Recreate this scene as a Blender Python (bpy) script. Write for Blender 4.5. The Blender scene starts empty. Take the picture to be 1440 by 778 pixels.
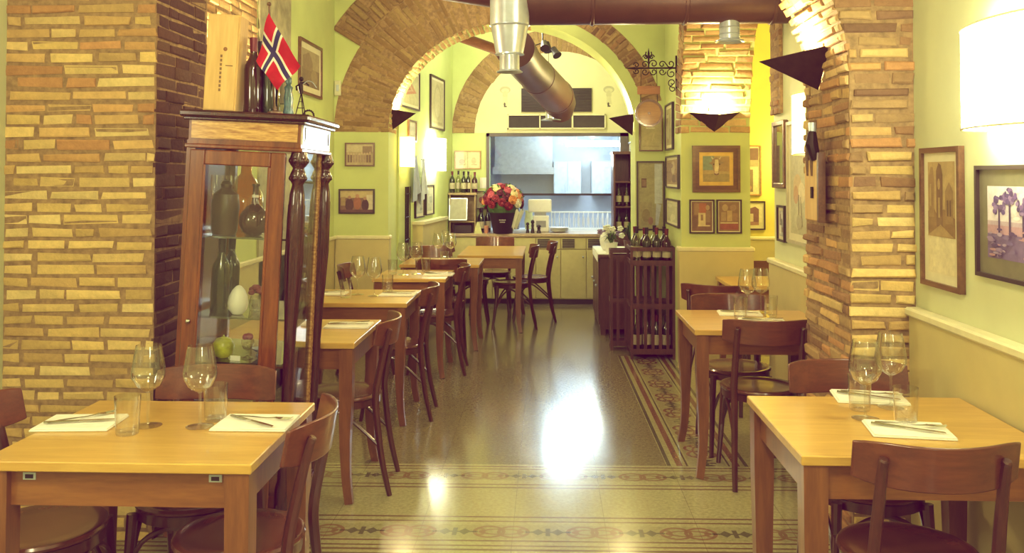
import bpy, math, random
from mathutils import Vector, Matrix, Euler
random.seed(7)
PI = math.pi
sc = bpy.context.scene
COL = sc.collection
R = math.radians

# ------------------------------------------------------------------ camera model
FPX, PPX, PPY, CAMH = 1250., 720., 219., 1.53
PITCH = math.atan((247. - PPY) / FPX)
YAW = math.atan((770. - 720.) / (FPX / math.cos(PITCH)))
_cp, _sp, _ca, _sa = math.cos(PITCH), math.sin(PITCH), math.cos(YAW), math.sin(YAW)
CF = Vector((-_sa * _cp, _ca * _cp, _sp)); CR = Vector((_ca, _sa, 0)); CU = Vector((_sa * _sp, -_ca * _sp, _cp))
CO = Vector((0, 0, CAMH))
def at(px, py, axis, val):
    """world point seen at a photo pixel, on the plane where the given axis has the given value"""
    r = CF + CR * ((px - PPX) / FPX) - CU * ((py - PPY) / FPX)
    i = 'XYZ'.index(axis)
    return CO + r * ((val - CO[i]) / r[i])
cam = bpy.data.cameras.new('camera')
co = bpy.data.objects.new('camera', cam); COL.objects.link(co)
co.location = CO
co.rotation_euler = Matrix((CR, CU, -CF)).transposed().to_euler()
cam.sensor_fit = 'HORIZONTAL'; cam.sensor_width = 36
cam.lens = 36 * FPX / 1440
cam.shift_x = 0; cam.shift_y = -(389 - PPY) / 1440
cam.clip_start = .05; cam.clip_end = 100
sc.camera = co
sc.cycles.transparent_max_bounces = 32

# ------------------------------------------------------------------ node helpers
class N:
    """a socket with arithmetic, so a pattern can be written as a formula"""
    def __init__(s, nt, sock): s.nt, s.k = nt, sock
    def m(s, op, *o, clamp=False):
        n = s.nt.nodes.new('ShaderNodeMath'); n.operation = op; n.use_clamp = clamp
        for i, v in enumerate((s,) + o):
            if isinstance(v, N): s.nt.links.new(v.k, n.inputs[i])
            else: n.inputs[i].default_value = v
        return N(s.nt, n.outputs[0])
    def __add__(s, o): return s.m('ADD', o)
    __radd__ = __add__
    def __sub__(s, o): return s.m('SUBTRACT', o)
    def __rsub__(s, o): return (s * -1) + o
    def __mul__(s, o): return s.m('MULTIPLY', o)
    __rmul__ = __mul__
    def __truediv__(s, o): return s.m('DIVIDE', o)
    def abs(s): return s.m('ABSOLUTE')
    def lt(s, v): return s.m('LESS_THAN', v)
    def gt(s, v): return s.m('GREATER_THAN', v)
    def max(s, o): return s.m('MAXIMUM', o)
    def min(s, o): return s.m('MINIMUM', o)
    def sqrt(s): return s.m('SQRT')
    def mod(s, v): return s.m('FLOORED_MODULO', v)
    def band(s, a, b): return s.gt(a) * s.lt(b)

def new_mat(name):
    m = bpy.data.materials.new(name); m.use_nodes = True
    nt = m.node_tree; b = nt.nodes['Principled BSDF']
    return m, nt, b
def rgb(c): return (c[0], c[1], c[2], 1)
def mixc(nt, f, a, b, mode='MIX'):
    n = nt.nodes.new('ShaderNodeMix'); n.data_type = 'RGBA'; n.blend_type = mode
    for i, v in ((0, f), (6, a), (7, b)):
        if isinstance(v, N): nt.links.new(v.k, n.inputs[i])
        elif hasattr(v, 'is_linked'): nt.links.new(v, n.inputs[i])
        elif i == 0: n.inputs[0].default_value = v
        else: n.inputs[i].default_value = rgb(v)
    return n.outputs[2]
def noise(nt, vec, scale, detail=4, rough=.55, sc3=None):
    if sc3:
        mp = nt.nodes.new('ShaderNodeMapping'); mp.inputs['Scale'].default_value = sc3
        nt.links.new(vec, mp.inputs[0]); vec = mp.outputs[0]
    n = nt.nodes.new('ShaderNodeTexNoise'); n.inputs['Scale'].default_value = scale
    n.inputs['Detail'].default_value = detail; n.inputs['Roughness'].default_value = rough
    nt.links.new(vec, n.inputs['Vector'])
    return N(nt, n.outputs[0])
def ramp(nt, f, stops):
    n = nt.nodes.new('ShaderNodeValToRGB'); e = n.color_ramp.elements
    while len(e) < len(stops): e.new(.5)
    for x, (p, c) in zip(e, stops): x.position = p; x.color = rgb(c)
    nt.links.new(f.k, n.inputs[0]); return n.outputs[0]
def bump(nt, b, h, strength=.3, dist=.01):
    n = nt.nodes.new('ShaderNodeBump'); n.inputs['Strength'].default_value = strength; n.inputs['Distance'].default_value = dist
    nt.links.new(h.k, n.inputs['Height']); nt.links.new(n.outputs[0], b.inputs['Normal'])
def coords(nt, which='Object'):
    return nt.nodes.new('ShaderNodeTexCoord').outputs[which]
def pos(nt): return nt.nodes.new('ShaderNodeNewGeometry').outputs['Position']

def plain(name, c, rough=.5, metal=0, var=.12, coat=0, spec=.5, scale=18, bmp=0):
    m, nt, b = new_mat(name)
    v = coords(nt)
    f = noise(nt, v, scale)
    nt.links.new(ramp(nt, f, [(.3, [x * (1 - var) for x in c]), (.7, [min(1, x * (1 + var)) for x in c])]), b.inputs['Base Color'])
    b.inputs['Roughness'].default_value = rough; b.inputs['Metallic'].default_value = metal
    b.inputs['Coat Weight'].default_value = coat; b.inputs['Specular IOR Level'].default_value = spec
    b.inputs['Coat Roughness'].default_value = .08
    if bmp: bump(nt, b, f, bmp, .004)
    return m
def wood(name, light, dark, axis=0, rough=.35, coat=.3, scale=1.0):
    m, nt, b = new_mat(name)
    v = coords(nt)
    s = [14 * scale, 14 * scale, 14 * scale]; s[axis] = 1.6 * scale
    f = noise(nt, v, 2.2, 6, .62, s)
    g = noise(nt, v, 9, 3, .5, s)
    f2 = f * .75 + g * .25
    nt.links.new(ramp(nt, f2, [(.34, dark), (.5, [(p + q) / 2 for p, q in zip(light, dark)]), (.62, light)]), b.inputs['Base Color'])
    b.inputs['Roughness'].default_value = rough; b.inputs['Coat Weight'].default_value = coat; b.inputs['Coat Roughness'].default_value = .12
    bump(nt, b, g, .05, .002)
    return m
def emit(name, c, s):
    m, nt, b = new_mat(name)
    b.inputs['Base Color'].default_value = rgb([x * .8 for x in c])
    f = noise(nt, coords(nt), 30)
    b.inputs['Emission Color'].default_value = rgb(c)
    nt.links.new((f * (.3 * s) + .85 * s).k, b.inputs['Emission Strength'])
    return m
def thin_glass(name, tint=(1, 1, 1), ior=1.45, body=.06, rough=.0):
    """a thin clear sheet: lets light straight through and reflects by Fresnel"""
    m, nt, b = new_mat(name)
    nt.nodes.remove(b)
    out = nt.nodes['Material Output']
    t = nt.nodes.new('ShaderNodeBsdfTransparent'); t.inputs[0].default_value = rgb(tint)
    g = nt.nodes.new('ShaderNodeBsdfGlossy'); g.inputs['Roughness'].default_value = rough + .02
    lw = nt.nodes.new('ShaderNodeLayerWeight'); lw.inputs['Blend'].default_value = .5
    f = (N(nt, lw.outputs['Facing']).m('POWER', 2.6) * .95 + (body + ((ior - 1) / (ior + 1)) ** 2)).m('MINIMUM', .95)
    mx = nt.nodes.new('ShaderNodeMixShader')
    nt.links.new(f.k, mx.inputs[0]); nt.links.new(t.outputs[0], mx.inputs[1]); nt.links.new(g.outputs[0], mx.inputs[2])
    nt.links.new(mx.outputs[0], out.inputs[0])
    return m
def attr_mat(name, rough=.9, var=.25, scale=25, bmp=.5, coat=0, dist=.006, spec=.3):
    m, nt, b = new_mat(name)
    a = nt.nodes.new('ShaderNodeAttribute'); a.attribute_name = 'Col'
    v = coords(nt)
    f = noise(nt, v, scale, 6, .65)
    f2 = noise(nt, v, scale * .18, 3)
    k = ((f - .5) * (2 * var) + 1) * ((f2 - .5) * (1.6 * var) + 1)
    cmb = nt.nodes.new('ShaderNodeCombineXYZ')
    for i in range(3): nt.links.new(k.k, cmb.inputs[i])
    nt.links.new(mixc(nt, 1, a.outputs[0], cmb.outputs[0], 'MULTIPLY'), b.inputs['Base Color'])
    b.inputs['Roughness'].default_value = rough; b.inputs['Coat Weight'].default_value = coat; b.inputs['Coat Roughness'].default_value = .05
    b.inputs['Specular IOR Level'].default_value = spec
    if bmp: bump(nt, b, f, bmp, dist)
    return m

# ------------------------------------------------------------------ mesh builder
class MB:
    def __init__(s): s.v, s.f, s.mi, s.c = [], [], [], []
    def add(s, vs, fs, mi=0, col=(1, 1, 1), M=None):
        o = len(s.v)
        for p in vs:
            p = Vector(p); s.v.append(M @ p if M else p)
        for f in fs: s.f.append([i + o for i in f]); s.mi.append(mi); s.c.append(col)
        return s
    def box(s, lo, hi, mi=0, col=(1, 1, 1), M=None, ch=0.):
        x0, y0, z0 = lo; x1, y1, z1 = hi
        if ch <= 0:
            vs = [(x, y, z) for z in (z0, z1) for y in (y0, y1) for x in (x0, x1)]
            return s.add(vs, [(0, 2, 3, 1), (4, 5, 7, 6), (0, 1, 5, 4), (2, 6, 7, 3), (0, 4, 6, 2), (1, 3, 7, 5)], mi, col, M)
        vs = []; k = ch
        idx = {}
        for a in (0, 1):
            for b in (0, 1):
                for c in (0, 1):
                    P = [(x0, x1)[a], (y0, y1)[b], (z0, z1)[c]]
                    sg = [k if q == 0 else -k for q in (a, b, c)]
                    for ax in range(3):
                        Q = [P[i] + (0 if i == ax else sg[i]) for i in range(3)]
                        idx[(a, b, c, ax)] = len(vs); vs.append(Q)
        fs = []
        for ax in range(3):
            o = [i for i in range(3) if i != ax]
            for q in (0, 1):
                cyc = [(0, 0), (1, 0), (1, 1), (0, 1)]
                face = []
                for u, w in cyc:
                    t = [0, 0, 0]; t[ax] = q; t[o[0]] = u; t[o[1]] = w
                    face.append(idx[(*t, ax)])
                flip = (q == 0) ^ (ax == 1)
                fs.append(face[::-1] if flip else face)
            for u in (0, 1):
                for w in (0, 1):
                    t0 = [0, 0, 0]; t1 = [0, 0, 0]
                    t0[o[0]] = t1[o[0]] = u; t0[o[1]] = t1[o[1]] = w; t1[ax] = 1
                    face = [idx[(*t0, o[0])], idx[(*t0, o[1])], idx[(*t1, o[1])], idx[(*t1, o[0])]]
                    fs.append(face)
        for a in (0, 1):
            for b in (0, 1):
                for c in (0, 1): fs.append([idx[(a, b, c, i)] for i in range(3)])
        ce = Vector(((x0 + x1) / 2, (y0 + y1) / 2, (z0 + z1) / 2))
        out = []
        for f in fs:
            p = [Vector(vs[i]) for i in f]
            n = (p[1] - p[0]).cross(p[2] - p[0])
            out.append(f if n.dot(sum(p, Vector()) / len(p) - ce) >= 0 else f[::-1])
        return s.add(vs, out, mi, col, M)
    def tube(s, pts, rad, n=8, mi=0, col=(1, 1, 1), caps=True, sq=False, M=None, flat=1.):
        pts = [Vector(p) for p in pts]
        if not hasattr(rad, '__len__'): rad = [rad] * len(pts)
        up = Vector((0, 0, 1))
        d0 = (pts[1] - pts[0]).normalized()
        if abs(d0.dot(up)) > .9: up = Vector((0, 1, 0))
        side = d0.cross(up).normalized()
        vs, fs = [], []
        for i, p in enumerate(pts):
            d = (pts[min(i + 1, len(pts) - 1)] - pts[max(i - 1, 0)]).normalized()
            side = (side - d * side.dot(d)).normalized(); w = d.cross(side)
            for j in range(n):
                a = 2 * PI * (j + (.5 if sq else 0)) / n
                q = rad[i] * (1.414 if sq else 1)
                vs.append(p + side * math.cos(a) * q + w * math.sin(a) * q * flat)
        for i in range(len(pts) - 1):
            for j in range(n):
                k = (j + 1) % n
                fs.append((i * n + j, i * n + k, (i + 1) * n + k, (i + 1) * n + j))
        if caps:
            fs.append(tuple(range(n))[::-1]); fs.append(tuple((len(pts) - 1) * n + j for j in range(n)))
        return s.add(vs, fs, mi, col, M)
    def lathe(s, prof, n=20, c=(0, 0, 0), mi=0, col=(1, 1, 1), M=None, sx=1, sy=1):
        vs, fs = [], []
        for r, z in prof:
            for j in range(n):
                a = 2 * PI * j / n
                vs.append((c[0] + r * math.cos(a) * sx, c[1] + r * math.sin(a) * sy, c[2] + z))
        for i in range(len(prof) - 1):
            for j in range(n):
                k = (j + 1) % n
                fs.append((i * n + j, i * n + k, (i + 1) * n + k, (i + 1) * n + j))
        return s.add(vs, fs, mi, col, M)
    def ball(s, c, r, n=10, mi=0, col=(1, 1, 1), sz=1., M=None):
        pr = [(max(1e-4, r * math.sin(PI * i / n)), -r * sz * math.cos(PI * i / n)) for i in range(n + 1)]
        return s.lathe(pr, n + 4, c, mi, col, M)
    def poly(s, pts, mi=0, col=(1, 1, 1), M=None):
        return s.add(pts, [tuple(range(len(pts)))], mi, col, M)
    def prism(s, pts, vec, mi=0, col=(1, 1, 1), M=None):
        n = len(pts); vec = Vector(vec)
        vs = [Vector(p) for p in pts] + [Vector(p) + vec for p in pts]
        nn = Vector()
        for i in range(n): nn += vs[i].cross(vs[(i + 1) % n])
        fl = nn.dot(vec) > 0
        fs = [tuple(range(n))[::-1] if fl else tuple(range(n)), tuple(range(n, 2 * n)) if fl else tuple(range(n, 2 * n))[::-1]]
        for i in range(n):
            k = (i + 1) % n
            q = (i, k, n + k, n + i); fs.append(q if fl else q[::-1])
        return s.add(vs, fs, mi, col, M)
    def grid(s, fn, nu, nv, mi=0, colfn=None, col=(1, 1, 1)):
        o = len(s.v)
        for i in range(nu + 1):
            for j in range(nv + 1): s.v.append(Vector(fn(i / nu, j / nv)))
        for i in range(nu):
            for j in range(nv):
                a = o + i * (nv + 1) + j
                s.f.append([a, a + nv + 1, a + nv + 2, a + 1]); s.mi.append(mi)
                s.c.append(colfn((i + .5) / nu, (j + .5) / nv) if colfn else col)
        return s
    def build(s, name, mat, parent=None, smooth=35, loc=None, rot=None):
        me = bpy.data.meshes.new(name)
        me.from_pydata([tuple(p) for p in s.v], [], s.f)
        mats = mat if isinstance(mat, (list, tuple)) else [mat]
        for m in mats: me.materials.append(m)
        me.polygons.foreach_set('material_index', s.mi)
        if any(c != (1, 1, 1) for c in s.c):
            at_ = me.color_attributes.new('Col', 'FLOAT_COLOR', 'CORNER')
            d = []
            for f, c in zip(s.f, s.c): d += [c[0], c[1], c[2], 1] * len(f)
            at_.data.foreach_set('color', d)
        if smooth:
            me.polygons.foreach_set('use_smooth', [True] * len(s.f))
            me.set_sharp_from_angle(angle=R(smooth))
        me.update()
        o = bpy.data.objects.new(name, me); COL.objects.link(o)
        if parent: o.parent = parent
        if loc: o.location = loc
        if rot: o.rotation_euler = rot
        return o

def tag(o, label, cat, group=None, kind=None):
    o['label'] = label; o['category'] = cat
    if group: o['group'] = group
    if kind: o['kind'] = kind
    return o
def thing(name, label, cat, loc=(0, 0, 0), rotz=0., group=None):
    o = bpy.data.objects.new(name, None); COL.objects.link(o)
    o.empty_display_size = .1
    o.location = loc; o.rotation_euler = (0, 0, rotz)
    return tag(o, label, cat, group)
def struct(o): o['kind'] = 'structure'; return o
def dup(root, loc, rotz=None, label=None, group=None, rot=None):
    r = root.copy(); COL.objects.link(r); r.location = loc
    if rotz is not None: r.rotation_euler = (0, 0, rotz)
    if rot is not None: r.rotation_euler = rot
    if label: r['label'] = label
    if group: r['group'] = group
    for ch in list(root.children):
        c = ch.copy(); COL.objects.link(c); c.parent = r
        for g in list(ch.children):
            d = g.copy(); COL.objects.link(d); d.parent = c
    return r
class Proto:
    """first use moves the original itself, later uses copy it"""
    def __init__(s, make): s.make, s.o = make, None
    def put(s, loc, rotz, label, group=None, rot=None):
        if s.o is None:
            s.o = s.make(); o = s.o
            o.location = loc; o.rotation_euler = rot if rot else (0, 0, rotz); o['label'] = label
            if group: o['group'] = group
            return o
        return dup(s.o, loc, rotz, label, group, rot)
def smoothpath(pts, k=4):
    """Catmull-Rom through the points"""
    P = [Vector(p) for p in pts]; out = []
    for i in range(len(P) - 1):
        a, b, c, d = P[max(i - 1, 0)], P[i], P[i + 1], P[min(i + 2, len(P) - 1)]
        for j in range(k):
            t = j / k
            out.append(.5 * ((2 * b) + (c - a) * t + (2 * a - 5 * b + 4 * c - d) * t * t + (3 * b - a - 3 * c + d) * t ** 3))
    out.append(P[-1]); return out

# ------------------------------------------------------------------ materials
M = {}
M['plaster'] = plain('green_plaster', (.54, .62, .25), .75, var=.06, scale=3, bmp=.05)
M['plaster_pale'] = plain('pale_green_plaster', (.60, .63, .39), .7, var=.05, scale=3, bmp=.05)
M['plaster_yellow'] = plain('yellow_plaster', (.68, .60, .11), .75, var=.08, scale=3)
M['cream'] = plain('cream_plaster', (.66, .63, .40), .8, var=.05, scale=4)
M['wainscot'] = plain('cream_wainscot', (.57, .50, .23), .45, var=.05, scale=6)
M['cap'] = plain('cream_wainscot_cap', (.72, .68, .45), .4, var=.05)
M['ceiling'] = plain('ceiling_paint', (.45, .45, .22), .9, var=.05)
M['mortar'] = plain('brick_mortar', (.31, .205, .095), .95, var=.35, scale=30, bmp=.5)
M['brick'] = attr_mat('old_roman_brick', var=.30, scale=38, bmp=.6, dist=.01)
M['table_top'] = wood('oak_table_top', (.64, .41, .10), (.50, .29, .06), 0, .3, .25, .6)
M['table_wood'] = wood('brown_table_wood', (.235, .095, .030), (.145, .055, .018), 2, .35, .3)
M['table_wood_x'] = wood('brown_apron_wood', (.27, .112, .031), (.17, .064, .019), 0, .35, .3)
M['chair'] = wood('bistro_chair_wood', (.088, .027, .014), (.05, .015, .009), 2, .28, .5)
M['chair_band'] = wood('bistro_band_wood', (.165, .052, .021), (.095, .029, .013), 0, .28, .5)
M['seat'] = wood('bistro_seat_wood', (.15, .048, .02), (.09, .028, .012), 0, .25, .5)
M['dark_wood'] = wood('dark_rack_wood', (.11, .038, .026), (.055, .018, .013), 2, .45, .2)
M['cab'] = wood('mahogany', (.22, .066, .016), (.11, .032, .010), 2, .25, .6)
M['cab_dark'] = wood('dark_mahogany', (.06, .018, .012), (.03, .009, .007), 2, .22, .6)
M['veneer'] = wood('burr_veneer', (.70, .44, .15), (.26, .10, .03), 0, .25, .5, 3.0)
M['pine'] = wood('pine_box_wood', (.70, .47, .18), (.58, .36, .12), 2, .6, 0, .7)
M['steel'] = plain('galvanised_steel', (.50, .57, .68), .28, .45, .08)
M['dark_steel'] = plain('rusted_steel', (.06, .032, .025), .5, .6, .25)
M['duct'] = plain('brown_painted_duct', (.085, .036, .026), .42, .15, .2, scale=5)
M['iron'] = plain('wrought_iron', (.03, .02, .015), .5, .6)
M['white'] = plain('white_ceramic', (.8, .8, .78), .35, var=.04)
M['napkin'] = plain('white_napkin', (.85, .84, .78), .85, var=.03, scale=40, bmp=.1)
M['cutlery'] = plain('cutlery_steel', (.55, .53, .48), .18, 1, .05)
M['glass'] = thin_glass('clear_glass', (.982, .982, .965), 1.45, .045)
M['pane'] = thin_glass('window_pane', (.95, .96, .94), 1.45, .02)
M['black'] = plain('black_plastic', (.018, .012, .016), .4)
M['black_frame'] = plain('black_frame_lacquer', (.035, .022, .02), .35)
M['brown_frame'] = wood('brown_frame_wood', (.16, .075, .03), (.09, .04, .016), 0, .35, .3)
M['gold_frame'] = wood('gilt_frame_wood', (.50, .27, .06), (.30, .14, .03), 0, .4, .3)
M['mat'] = plain('cream_mount', (.68, .64, .45), .8, var=.04, coat=.25)
M['art'] = attr_mat('print_paper', rough=.6, var=.35, scale=45, bmp=0, coat=.35, spec=.4)
M['paint'] = attr_mat('flat_colour', rough=.55, var=.10, scale=30, bmp=0)
M['bottle_green'] = plain('dark_green_bottle', (.012, .022, .01), .06, 0, .2, coat=1)
M['bottle_red'] = plain('dark_red_bottle', (.035, .006, .008), .06, 0, .2, coat=1)
M['bottle_clear'] = thin_glass('pale_bottle', (.72, .74, .55), 1.5, .1)
M['paper'] = plain('bottle_label_paper', (.48, .43, .28), .75, var=.1)
M['capsule'] = plain('bottle_capsule', (.14, .02, .025), .35, .2)
M['capsule_black'] = plain('black_bottle_capsule', (.02, .015, .02), .35, .2)
M['lamp_white'] = emit('white_lamp_shade', (1., .94, .68), 12)
M['lamp_warm'] = emit('warm_lamp_shade', (1., .72, .18), 5.0)
M['tube'] = emit('fluorescent_tube', (.85, .95, 1.), 18)
M['kitchen'] = plain('kitchen_white_tile', (.44, .50, .60), .3, var=.03)
M['kitchen_grey'] = plain('kitchen_steel', (.30, .31, .34), .35, .3)
M['worktop'] = plain('kitchen_worktop', (.45, .34, .22), .3)
M['counter'] = plain('cream_counter_door', (.56, .50, .24), .5, var=.05)
M['switch'] = plain('switch_plastic', (.62, .62, .42), .4)

# terrazzo floor with cement-tile borders, written as formulas of the floor position
def floor_mat():
    m, nt, b = new_mat('terrazzo_floor')
    P = pos(nt)
    sp = nt.nodes.new('ShaderNodeSeparateXYZ'); nt.links.new(P, sp.inputs[0])
    x, y = N(nt, sp.outputs[0]), N(nt, sp.outputs[1])
    sk = y - x * .012
    n1 = noise(nt, P, 55, 5, .7); n2 = noise(nt, P, 150, 2, .6); n3 = noise(nt, P, 1.3, 3)
    vor = nt.nodes.new('ShaderNodeTexVoronoi'); vor.inputs['Scale'].default_value = 70; nt.links.new(P, vor.inputs['Vector'])
    chips = N(nt, vor.outputs['Distance']).lt(.28)
    terr = ramp(nt, n1 * .6 + n2 * .4, [(.36, (.14, .115, .055)), (.5, (.235, .205, .105)), (.64, (.36, .325, .18))])
    terr = mixc(nt, chips * .25, terr, (.36, .32, .20))
    terr = mixc(nt, n3.m('MULTIPLY', .35), terr, (.17, .14, .07))
    def line(v, c, w): return (v - c).abs().lt(w)
    # 40 cm joints in the field
    jx = ((x - .25).mod(.4) - .2).abs().gt(.1985); jy = ((y - .1).mod(.4) - .2).abs().gt(.1985)
    terr = mixc(nt, jx.max(jy) * .45, terr, (.07, .055, .03))
    cream = ramp(nt, n1, [(.35, (.33, .31, .155)), (.65, (.48, .46, .25))])
    red, dark, olive = (.19, .045, .03), (.05, .045, .025), (.16, .14, .06)
    def ell(u, v, cx, cy, a, bb, w):
        q = (((u - cx) / a) * ((u - cx) / a) + ((v - cy) / bb) * ((v - cy) / bb)).sqrt()
        return (q - 1).abs().lt(w)
    def ornament(u, v, period, h):
        """one repeat: a red interlaced knot of rings, then a pair of dark lozenges on a stalk"""
        p = u.mod(period) - period / 2
        k = h / 2
        rings = ell(p, v, -.052, 0, .062, k * .86, .13).max(ell(p, v, .052, 0, .062, k * .86, .13)).max(ell(p, v, 0, 0, .085, k * .42, .16))
        q = (u + period / 2).mod(period) - period / 2
        loz = ((q.abs() - .042).abs() / .028 + v.abs() / (k * .5)).lt(1)
        stalk = (q.abs().lt(.10) * v.abs().lt(k * .10)).max(q.abs().lt(.010) * v.abs().lt(k * .6))
        curl = ell(q.abs(), v, .105, 0, .022, k * .5, .28)
        return rings.max(curl * .8), loz.max(stalk)
    # plain pale strip between the two cross borders, then the borders over it
    col = mixc(nt, sk.band(3.0, 4.74), terr, cream)
    tj = ((x - .25).mod(.4) - .2).abs().gt(.1985)
    col = mixc(nt, tj * sk.band(3.0, 4.74) * .5, col, (.10, .08, .04))
    r1, d1 = ornament(x, sk - 3.850, .40, .135)
    r2, d2 = ornament(x + .12, sk - 4.560, .40, .115)
    inb1 = (sk - 3.850).abs().lt(.075); inb2 = (sk - 4.560).abs().lt(.062)
    col = mixc(nt, inb1.max(inb2) * .28, col, (.17, .15, .07))
    col = mixc(nt, (r1 * inb1).max(r2 * inb2) * .62, col, red)
    col = mixc(nt, (d1 * inb1).max(d2 * inb2) * .72, col, dark)
    rl = None
    for c, w in ((4.015, .008), (3.965, .007), (3.755, .008), (3.705, .007), (3.665, .009), (3.62, .008), (4.705, .008), (4.665, .006), (4.435, .007), (4.39, .008)):
        q = line(sk, c, w); rl = q if rl is None else rl.max(q)
    col = mixc(nt, rl * .8, col, (.13, .05, .03))
    # the border running down the right side, at a slight angle
    xs = x + (y - 4.7) * .012
    runs = sk.band(4.74, 7.6)
    col = mixc(nt, runs * xs.gt(.625), col, cream)
    r3, d3 = ornament(y, xs - .845, .40, .17)
    inb3 = runs * (xs - .845).abs().lt(.095)
    col = mixc(nt, inb3 * .3, col, (.17, .15, .07))
    col = mixc(nt, r3 * inb3 * .8, col, red); col = mixc(nt, d3 * inb3 * .8, col, dark)
    for c, w, k in ((.640, .010, dark), (.695, .016, red), (.735, .005, dark), (.955, .005, dark), (.995, .016, red), (1.045, .010, dark)):
        col = mixc(nt, runs * line(xs, c, w) * .85, col, k)
    nt.links.new(col, b.inputs['Base Color'])
    nt.links.new((n1 * .10 + n3 * .08 + .10).k, b.inputs['Roughness'])
    b.inputs['Specular IOR Level'].default_value = .55
    b.inputs['Coat Weight'].default_value = .35; b.inputs['Coat Roughness'].default_value = .10
    bump(nt, b, n3 * .7 + n1 * .05, .12, .02)
    return m
M['floor'] = floor_mat()
# ================================================================== THE SETTING
PAL_YEL = [(.66, .47, .17), (.70, .51, .20), (.60, .42, .15), (.72, .55, .24), (.55, .37, .14), (.68, .49, .19)]
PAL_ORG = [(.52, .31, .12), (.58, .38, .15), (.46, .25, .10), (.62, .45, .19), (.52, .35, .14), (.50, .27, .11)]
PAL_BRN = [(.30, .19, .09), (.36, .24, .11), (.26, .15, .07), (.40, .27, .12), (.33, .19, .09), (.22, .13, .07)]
PAL_SHADE = [(.12, .062, .038), (.10, .05, .034), (.14, .08, .045), (.09, .045, .03)]  # left reveal bricks, with the shade there put into their colour
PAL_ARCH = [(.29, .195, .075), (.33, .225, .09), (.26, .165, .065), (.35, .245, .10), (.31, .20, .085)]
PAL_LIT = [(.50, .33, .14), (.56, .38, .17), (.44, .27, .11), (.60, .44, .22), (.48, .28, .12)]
rb = random.Random(3)
def bricks(mb, fn, u0, u1, v0, v1, pal, course=.053, gap=.017, lens=(.12, .27), depth=(.001, .009), mi=1, wob=.0045, vary=(.86, 1.12)):
    """rows of thin, uneven bricks over a surface given by fn(u, v, height); u1 / u0 may depend on v; pal may depend on v"""
    v = v0
    while v < v1 - course * .5:
        h = course - gap + rb.uniform(-.006, .004)
        a = u0(v) if callable(u0) else u0
        b = u1(v) if callable(u1) else u1
        u = a - rb.uniform(0, lens[1] * .7)
        p = pal(v) if callable(pal) else pal
        while u < b:
            L = rb.uniform(*lens)
            if rb.random() < .12: L *= .5
            s, e = max(u, a + rb.uniform(-.006, .006)), min(u + L, b + rb.uniform(-.012, .006))
            u += L + gap * rb.uniform(.6, 1.5)
            if e - s < .03: continue
            d = rb.uniform(*depth)
            if rb.random() < .05: d *= .2
            c = rb.choice(p); k = rb.uniform(*vary); c = [min(1, q * k) for q in c]
            w = lambda: rb.uniform(-wob, wob)
            i = .006
            c0 = [(s, v), (e, v), (e, v + h), (s, v + h)]
            c0 = [(q[0] + w(), q[1] + w()) for q in c0]
            mu, mv = (s + e) / 2, v + h / 2
            c1 = [(q[0] + (i if q[0] < mu else -i) + w() * .5, q[1] + (i if q[1] < mv else -i) + w() * .5) for q in c0]
            vs = [fn(q[0], q[1], -.01) for q in c0] + [fn(q[0], q[1], d * .6) for q in c0] + [fn(q[0], q[1], d + w() * .5) for q in c1]
            fs = [(8, 9, 10, 11)]
            for j in range(4):
                n = (j + 1) % 4
                fs += [(j, n, 4 + n, 4 + j), (4 + j, 4 + n, 8 + n, 8 + j)]
            # face outwards
            A, B, C = Vector(vs[8]), Vector(vs[9]), Vector(vs[10])
            out = Vector(fn(mu, mv, 1.)) - Vector(fn(mu, mv, 0.))
            if (B - A).cross(C - B).dot(out) < 0: fs = [f[::-1] for f in fs]
            mb.add(vs, fs, mi, c)
        v += course
    return mb
def arch_mesh(mb, tr, x0, x1, zt, d0, d1, xc, r, zs, rz, steps=36, mi=0, left=True, right=True, half=False, zl=None):
    """a wall x0..x1, 0..zt, thickness d0..d1 with one arched opening; tr(x, d, z) places it in the world"""
    pl, pr = xc - r, xc + r
    def bx(a, b, z0, z1):
        vs = [tr(x, d, z) for z in (z0, z1) for d in (d0, d1) for x in (a, b)]
        mb.add(vs, [(0, 2, 3, 1), (4, 5, 7, 6), (0, 1, 5, 4), (2, 6, 7, 3), (0, 4, 6, 2), (1, 3, 7, 5)], mi)
    if left and pl > x0: bx(x0, pl, 0, zt)
    if right and x1 > pr: bx(pr, x1, 0, zt)
    pts = [(xc - r * math.cos(PI * i / steps), zs + rz * math.sin(PI * i / steps)) for i in range(steps + 1)]
    if zl: pts = [(q, z if q >= xc else zl[0] + zl[1] * math.sin(PI * i / steps)) for i, (q, z) in enumerate(pts)]
    if half:
        bx(pl, xc, zs + rz, zt); pts = pts[steps // 2:]
    for (ax, az), (bx_, bz) in zip(pts, pts[1:]):
        mb.add([tr(ax, d0, az), tr(bx_, d0, bz), tr(bx_, d0, zt), tr(ax, d0, zt)], [(0, 1, 2, 3)], mi)
        mb.add([tr(ax, d1, az), tr(bx_, d1, bz), tr(bx_, d1, zt), tr(ax, d1, zt)], [(3, 2, 1, 0)], mi)
        mb.add([tr(ax, d0, az), tr(bx_, d0, bz), tr(bx_, d1, bz), tr(ax, d1, az)], [(3, 2, 1, 0)], mi)
    return mb

ZC = 3.55
MORT = [M['mortar'], M['brick']]
PLB = [M['plaster'], M['brick'], M['mortar']]
# floor, ceiling
struct(MB().box((-3.2, -3.2, -.1), (4.2, 15, 0)).build('floor', M['floor'], smooth=0))
struct(MB().box((-3.2, -3.2, ZC), (4.2, 15, ZC + .1)).build('ceiling', M['ceiling'], smooth=0))
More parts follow.
